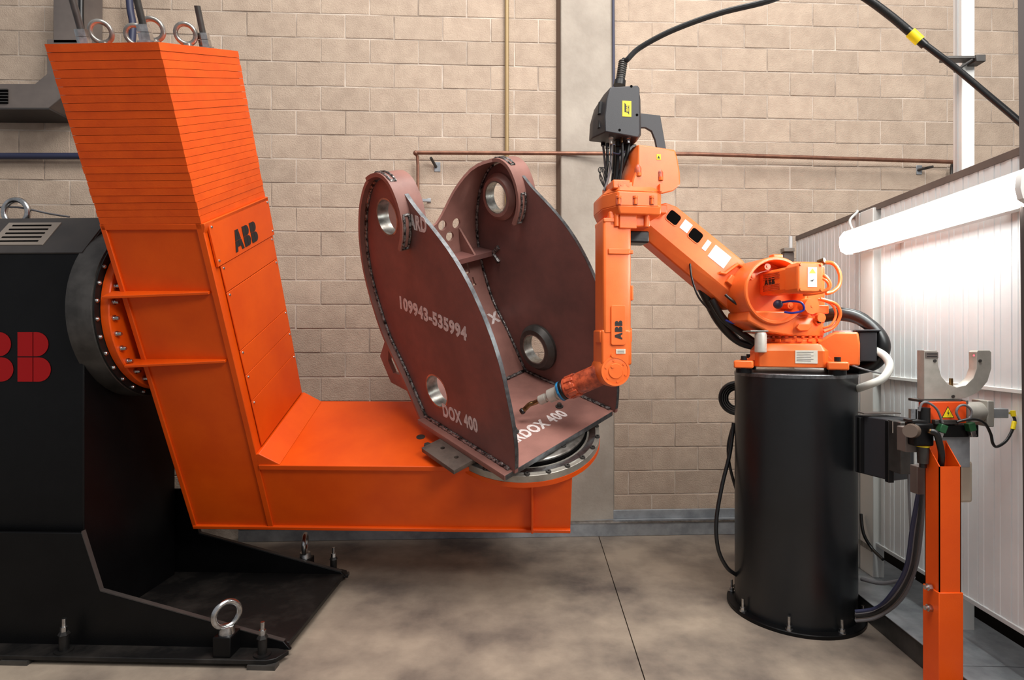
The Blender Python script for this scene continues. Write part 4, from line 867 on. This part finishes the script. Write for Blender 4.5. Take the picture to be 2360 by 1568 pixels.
# ------------------------------------------------------------------ orange stand with calibration gauge
ST = V((1.875, 2.495, 0))
sd = thing('gauge_stand', ST, 'orange square steel stand carrying the U-shaped torch gauge', 'stand')
def sq(x0, x1, y0, y1, z0, z1): return [V((x, y, z)) for z in (z0, z1) for x, y in ((x0, y0), (x1, y0), (x1, y1), (x0, y1))]
x0, x1, y0, y1 = 1.828, 1.921, 2.45, 2.535
MB().box(((x0 + x1) / 2, (y0 + y1) / 2, .275), (x1 - x0 + .012, y1 - y0 + .012, .53)).build('lower_tube', ORANGE, sd, .003)
MB().box(((x0 + x1) / 2, (y0 + y1) / 2 - .0, .006), (.26, .26, .012)).build('foot_plate', ORANGE, sd, .002)
zt, zb = 1.078, 1.175
up = MB(); up.prism([(x0, y0, .5), (x1, y0, .5), (x1, y0, zt), (x0, y0, zt)], (0, .004, 0)); up.prism([(x0, y0, .5), (x0, y0, zt), (x0, y1, zb), (x0, y1, .5)], (.004, 0, 0))
up.prism([(x1, y0, .5), (x1, y0, zt), (x1, y1, zb), (x1, y1, .5)], (-.004, 0, 0)); up.prism([(x0, y1, .5), (x1, y1, .5), (x1, y1, zb), (x0, y1, zb)], (0, -.004, 0))
up.build('upper_tube', ORANGE, sd)
for z in (.545, .455): MB().cyl((x0 - .006, 2.49, z), (x0 - .022, 2.49, z), .016, n=6).cyl((x0 - .022, 2.49, z), (x0 - .034, 2.49, z), .010, n=12).build('clamp_bolt', CHROME, sd)
MB().box((1.96, 2.545, 1.13), (.135, .02, .15)).build('back_bracket', GALV, sd, .003)
MB().box(at(2222, 1110, 2.62), (.06, .03, .19)).build('drip_bottle', OFFW, sd, .012)
# gauge: U-shaped plate
gz = lambda py, yy=2.55: CAM.z - (py - 784) / F * yy
gx = lambda px, yy=2.55: (px - 1180) / F * yy
gu = [(gx(2130), gz(808)), (gx(2130), gz(921)), (gx(2196), gz(921)), (gx(2225), gz(918)), (gx(2255), gz(905)), (gx(2276), gz(880)), (gx(2285), gz(850)), (gx(2285), gz(812)), (gx(2281), gz(808)), (gx(2254), gz(808)), (gx(2251), gz(812)), (gx(2251), gz(850)), (gx(2243), gz(872)), (gx(2226), gz(888)), (gx(2205), gz(893)), (gx(2185), gz(886)), (gx(2170), gz(868)), (gx(2163), gz(845)), (gx(2162), gz(812)), (gx(2159), gz(808))]
ga = plate('gauge_fork', [(x_, z_) for x_, z_ in gu], [], .046, frame(V((0, 2.573, 0)), X, Z, -Y), ALU, sd, .002)
pl_ = MB().box((gx(2147), 2.5485, gz(819)), (.056, .002, .026)).build('engraved_plate', DUCT, sd)
for k in range(2): MB().box((gx(2147), 2.5472, gz(816 + 6 * k)), (.045, .0008, .004)).build('printed_line', INK, pl_)
for px, py in ((2154, 832), (2258, 832), (2196, 914)): MB().cyl((gx(px), 2.551, gz(py)), (gx(px), 2.546, gz(py)), .007, n=12).build('fork_screw', DSTEEL, ga)
MB().cyl((gx(2251) - .001, 2.565, gz(820)), (gx(2251) + .002, 2.565, gz(820)), .004, n=10).build('sensor_light', LED, ga)
MB().cyl((gx(2201), 2.573, gz(895)), (gx(2201), 2.573, gz(873)), .008, n=14).build('locating_pin', BROWNST, ga)
MB().box((gx(2130) + .075, 2.59, gz(925)), (.17, .10, .012)).build('fork_plate', DSTEEL, sd, .002)
ob = MB().box((gx(2177), 2.565, gz(950)), (.160, .075, .095)).build('clamp_housing', ORBOX, sd, .003)
MB().box((gx(2222), 2.575, gz(948)), (.012, .085, .10)).build('housing_end', DUCT, sd, .002)
tw = MB().prism([(gx(2161), 2.5265, gz(962)), (gx(2190), 2.5265, gz(962)), (gx(2175.5), 2.5265, gz(935))], (0, .0015, 0)).build('warning_triangle', INK, ob)
MB().prism([(gx(2163.5), 2.5255, gz(960.6)), (gx(2187.5), 2.5255, gz(960.6)), (gx(2175.5), 2.5255, gz(938))], (0, .0012, 0)).build('triangle_field', YELLOW, tw)
MB().prism([(gx(2177), 2.5248, gz(943)), (gx(2173), 2.5248, gz(952)), (gx(2176), 2.5248, gz(951.5)), (gx(2174), 2.5248, gz(959)), (gx(2178.5), 2.5248, gz(949.5)), (gx(2175.5), 2.5248, gz(950))], (0, .0008, 0)).build('lightning_bolt', INK, tw)
ac = MB().cyl((gx(2222), 2.558, gz(950)), (gx(2262), 2.558, gz(950)), .045, n=28).build('air_cylinder', ALU, sd)
MB().box((gx(2268), 2.558, gz(952)), (.030, .09, .115)).build('cylinder_head', ALU, sd, .004)
MB().box((gx(2300), 2.558, gz(953)), (.085, .03, .042)).build('piston_guide', GALV, sd, .003)
MB().cyl((gx(2317), 2.558, gz(953)), (gx(2336), 2.558, gz(953)), .006, n=10).build('piston_rod', CHROME, sd)
MB().tube(spline([at(2334, 955, 2.55), at(2339, 970, 2.54), at(2336, 985, 2.53), at(2320, 1015, 2.52), at(2298, 1030, 2.51), at(2288, 1022, 2.50), at(2283, 1000, 2.50), at(2268, 975, 2.49), at(2240, 966, 2.48), at(2205, 973, 2.49)]), .006, 10).build('sensor_lead', RUBBER, sd)
MB().cyl(at(2338, 972, 2.535), at(2334, 990, 2.528), .009, n=10).build('yellow_sleeve', YELLOW, sd)
MB().cyl(at(2334, 947, 2.55), at(2336, 960, 2.548), .010, n=10).build('yellow_sleeve', YELLOW, sd)
for pts, r_ in (([(2118, 948), (2125, 930), (2140, 929), (2160, 945), (2172, 975)], .005), ([(2212, 968), (2204, 950), (2212, 936), (2226, 935), (2238, 946), (2236, 962), (2222, 970)], .005)):
    MB().tube(spline([at(x_, y_, 2.50) for x_, y_ in pts]), r_, 8).build('air_tube', GREYHOSE, sd)
vb = MB().box(at(2200, 992, 2.54), (.175, .05, .055)).build('valve_block', BLACK, sd, .004)
for px, py, a_ in ((2170, 988, .35), (2236, 984, -.25)):
    c = at(px, py, 2.50); R_ = Matrix.Rotation(a_, 3, 'Y'); vx, vz = R_ @ X, R_ @ Z
    gp = MB().box(c, (.030, .03, .036), vx, Y, vz).build('green_plug', GREEN, vb, .003)
    MB().box(c - vz * .030, (.022, .022, .026), vx, Y, vz).build('plug_end', CHROME, gp, .002)
MB().box(at(2172, 972, 2.53), (.10, .05, .02)).build('valve_plate', DSTEEL, vb, .002)
# air regulator left of the post
rgx = MB().box(at(2118, 1000, 2.52), (.085, .07, .10)).build('regulator_body', BLACK, sd, .008)
MB().cyl(at(2130, 978, 2.52), at(2130, 940, 2.52), .023, n=24).build('regulator_knob', RUBBER, rgx)
MB().cyl(at(2104, 965, 2.52), at(2104, 943, 2.52), .016, n=6).build('silencer', CHROME, rgx)
MB().box(at(2108, 970, 2.52), (.06, .06, .012)).build('regulator_cap', RUBBER, rgx, .002)
MB().cyl(at(2103, 993, 2.50), at(2097, 994, 2.46), .032, .028, 24).build('pressure_gauge', GLASS, rgx)
MB().box(at(2092, 1012, 2.56), (.06, .06, .11)).build('filter_bracket', DUCT, rgx, .004)
MB().cyl(at(2127, 1025, 2.52), at(2127, 1068, 2.52), .024, .021, 20).build('filter_bowl', DSTEEL, rgx)
MB().cyl(at(2127, 1068, 2.52), at(2127, 1078, 2.52), .014, n=12).build('drain_plug', RUBBER, rgx)
MB().cyl(at(2127, 1024, 2.52), at(2127, 1030, 2.52), .026, n=20).build('bowl_ring', YELLOW, rgx)
MB().tube(spline([at(2145, 995, 2.47), at(2158, 1000, 2.46), at(2166, 1025, 2.47), at(2170, 1050, 2.48), at(2168, 1075, 2.49)]), .013, 12).build('rubber_hose', RUBBER, rgx)
MB().cyl(at(2140, 993, 2.475), at(2156, 1000, 2.465), .011, n=12).build('elbow_fitting', BROWNST, rgx)
MB().box(at(2120, 1105, 2.66), (.06, .05, .13)).build('bundle_bracket', DUCT, rgx, .004)

# ------------------------------------------------------------------ pipes on the wall
def wpx(px, py, out): return hit(px, py, wp(0, out, 0), WN)
cp = thing('copper_pipe', wpx(963, 700, .10), 'copper pipe running along the block wall with a drop at its left end', 'pipe')
MB().tube([wpx(958, 353, .10), wpx(963, 352, .10), wpx(1600, 355, .10), wpx(2215, 374, .10)], .016, 14).build('horizontal_run', COPPER, cp)
MB().ball(wpx(958, 353, .10), .021).build('elbow', COPPER, cp)
MB().tube([wpx(959, 353, .10), wpx(962, 362, .085), wpx(963, 380, .08), wpx(964, 1000, .08)], .0125, 12).build('drop_run', COPPER, cp)
MB().tube(spline([wpx(2213, 373, .10), wpx(2198, 376, .06), wpx(2193, 388, .05), wpx(2192, 430, .05)]), .012, 10).build('end_run', DSTEEL, cp)
for px, py in ((1005, 385), (2115, 392)):
    bk_ = MB().box(wpx(px + 3, py, .006), (.05, .01, .08), T, -WN, Z).build('wall_bracket', GALV, cp, .002)
    s_ = 1 if px > 2000 else -1
    MB().cyl(wpx(px, py, .01), wpx(px + s_ * 6 - (6 if s_ < 0 else -30), 364 if s_ < 0 else 384, .10), .012, n=8).build('bracket_arm', DSTEEL, bk_)
MB().box(wpx(980, 462, .05), (.09, .015, .022), T, -WN, Z).build('pipe_clip', GALV, cp, .002)
MB().box(wpx(989, 462, .008), (.03, .012, .035), T, -WN, Z).build('clip_plate', GALV, cp, .002)
top(MB().tube([wpx(1168, -60, .03), wpx(1168, 300, .03), wpx(1167, 1185, .03)], .017, 14), 'wall_conduit', BRASSP, 'ochre painted vertical conduit on the block wall behind the bracket', 'pipe')
top(MB().tube([wpx(1413, -60, .05), wpx(1415, 250, .05), wpx(1416, 500, .05)], .011, 10), 'wall_cable', BLUEB, 'dark blue cable running down the right edge of the pilaster', 'cable')
top(MB().tube([wpx(-60, 360, .06), wpx(320, 360, .06)], .026, 16), 'blue_pipe', BLUEB, 'dark blue horizontal pipe on the wall behind the counterweight', 'pipe')
top(MB().tube(spline([wpx(296, -40, .15), wpx(300, 20, .15), wpx(306, 60, .15), wpx(302, 130, .15), wpx(300, 250, .12)]), .026, 14), 'blue_hose', BLUEB, 'dark blue hose hanging behind the counterweight top', 'hose')
top(MB().tube(spline([wpx(188, -40, .30), wpx(187, 40, .30), wpx(192, 100, .30), wpx(205, 260, .28)]), .018, 12), 'black_hose', RUBBER, 'black hose hanging beside the grey air duct', 'hose')
# air duct at the upper left
YD = 4.35
dct = thing('air_duct', at(60, 250, YD), 'grey sheet-metal air duct with an elbow at the upper left', 'air duct')
MB().prism([at(x_, y_, YD) for x_, y_ in ((-60, 193), (80, 193), (108, 170), (108, 90), (180, 90), (185, 190), (112, 250), (-60, 250))], (0, .26, 0)).build('elbow_run', DUCT, dct, .006)
MB().prism([at(x_, y_, YD) for x_, y_ in ((123, -80), (181, -80), (180, 100), (122, 100))], (0, .26, 0)).build('riser', DUCT, dct, .006)
gr_ = MB().box(at(3, 222, YD - .003), (.10, .01, .11)).build('outlet_grille', GROOVE, dct)
for k in range(5): MB().box(at(3, 207 + 7 * k, YD - .010), (.10, .012, .006), X, Y, Z).build('grille_bar', DSTEEL, gr_)
MB().box(at(20, 251, YD) + V((0, .13, 0)), (.62, .27, .012)).build('duct_flange', GREYBLACK, dct)
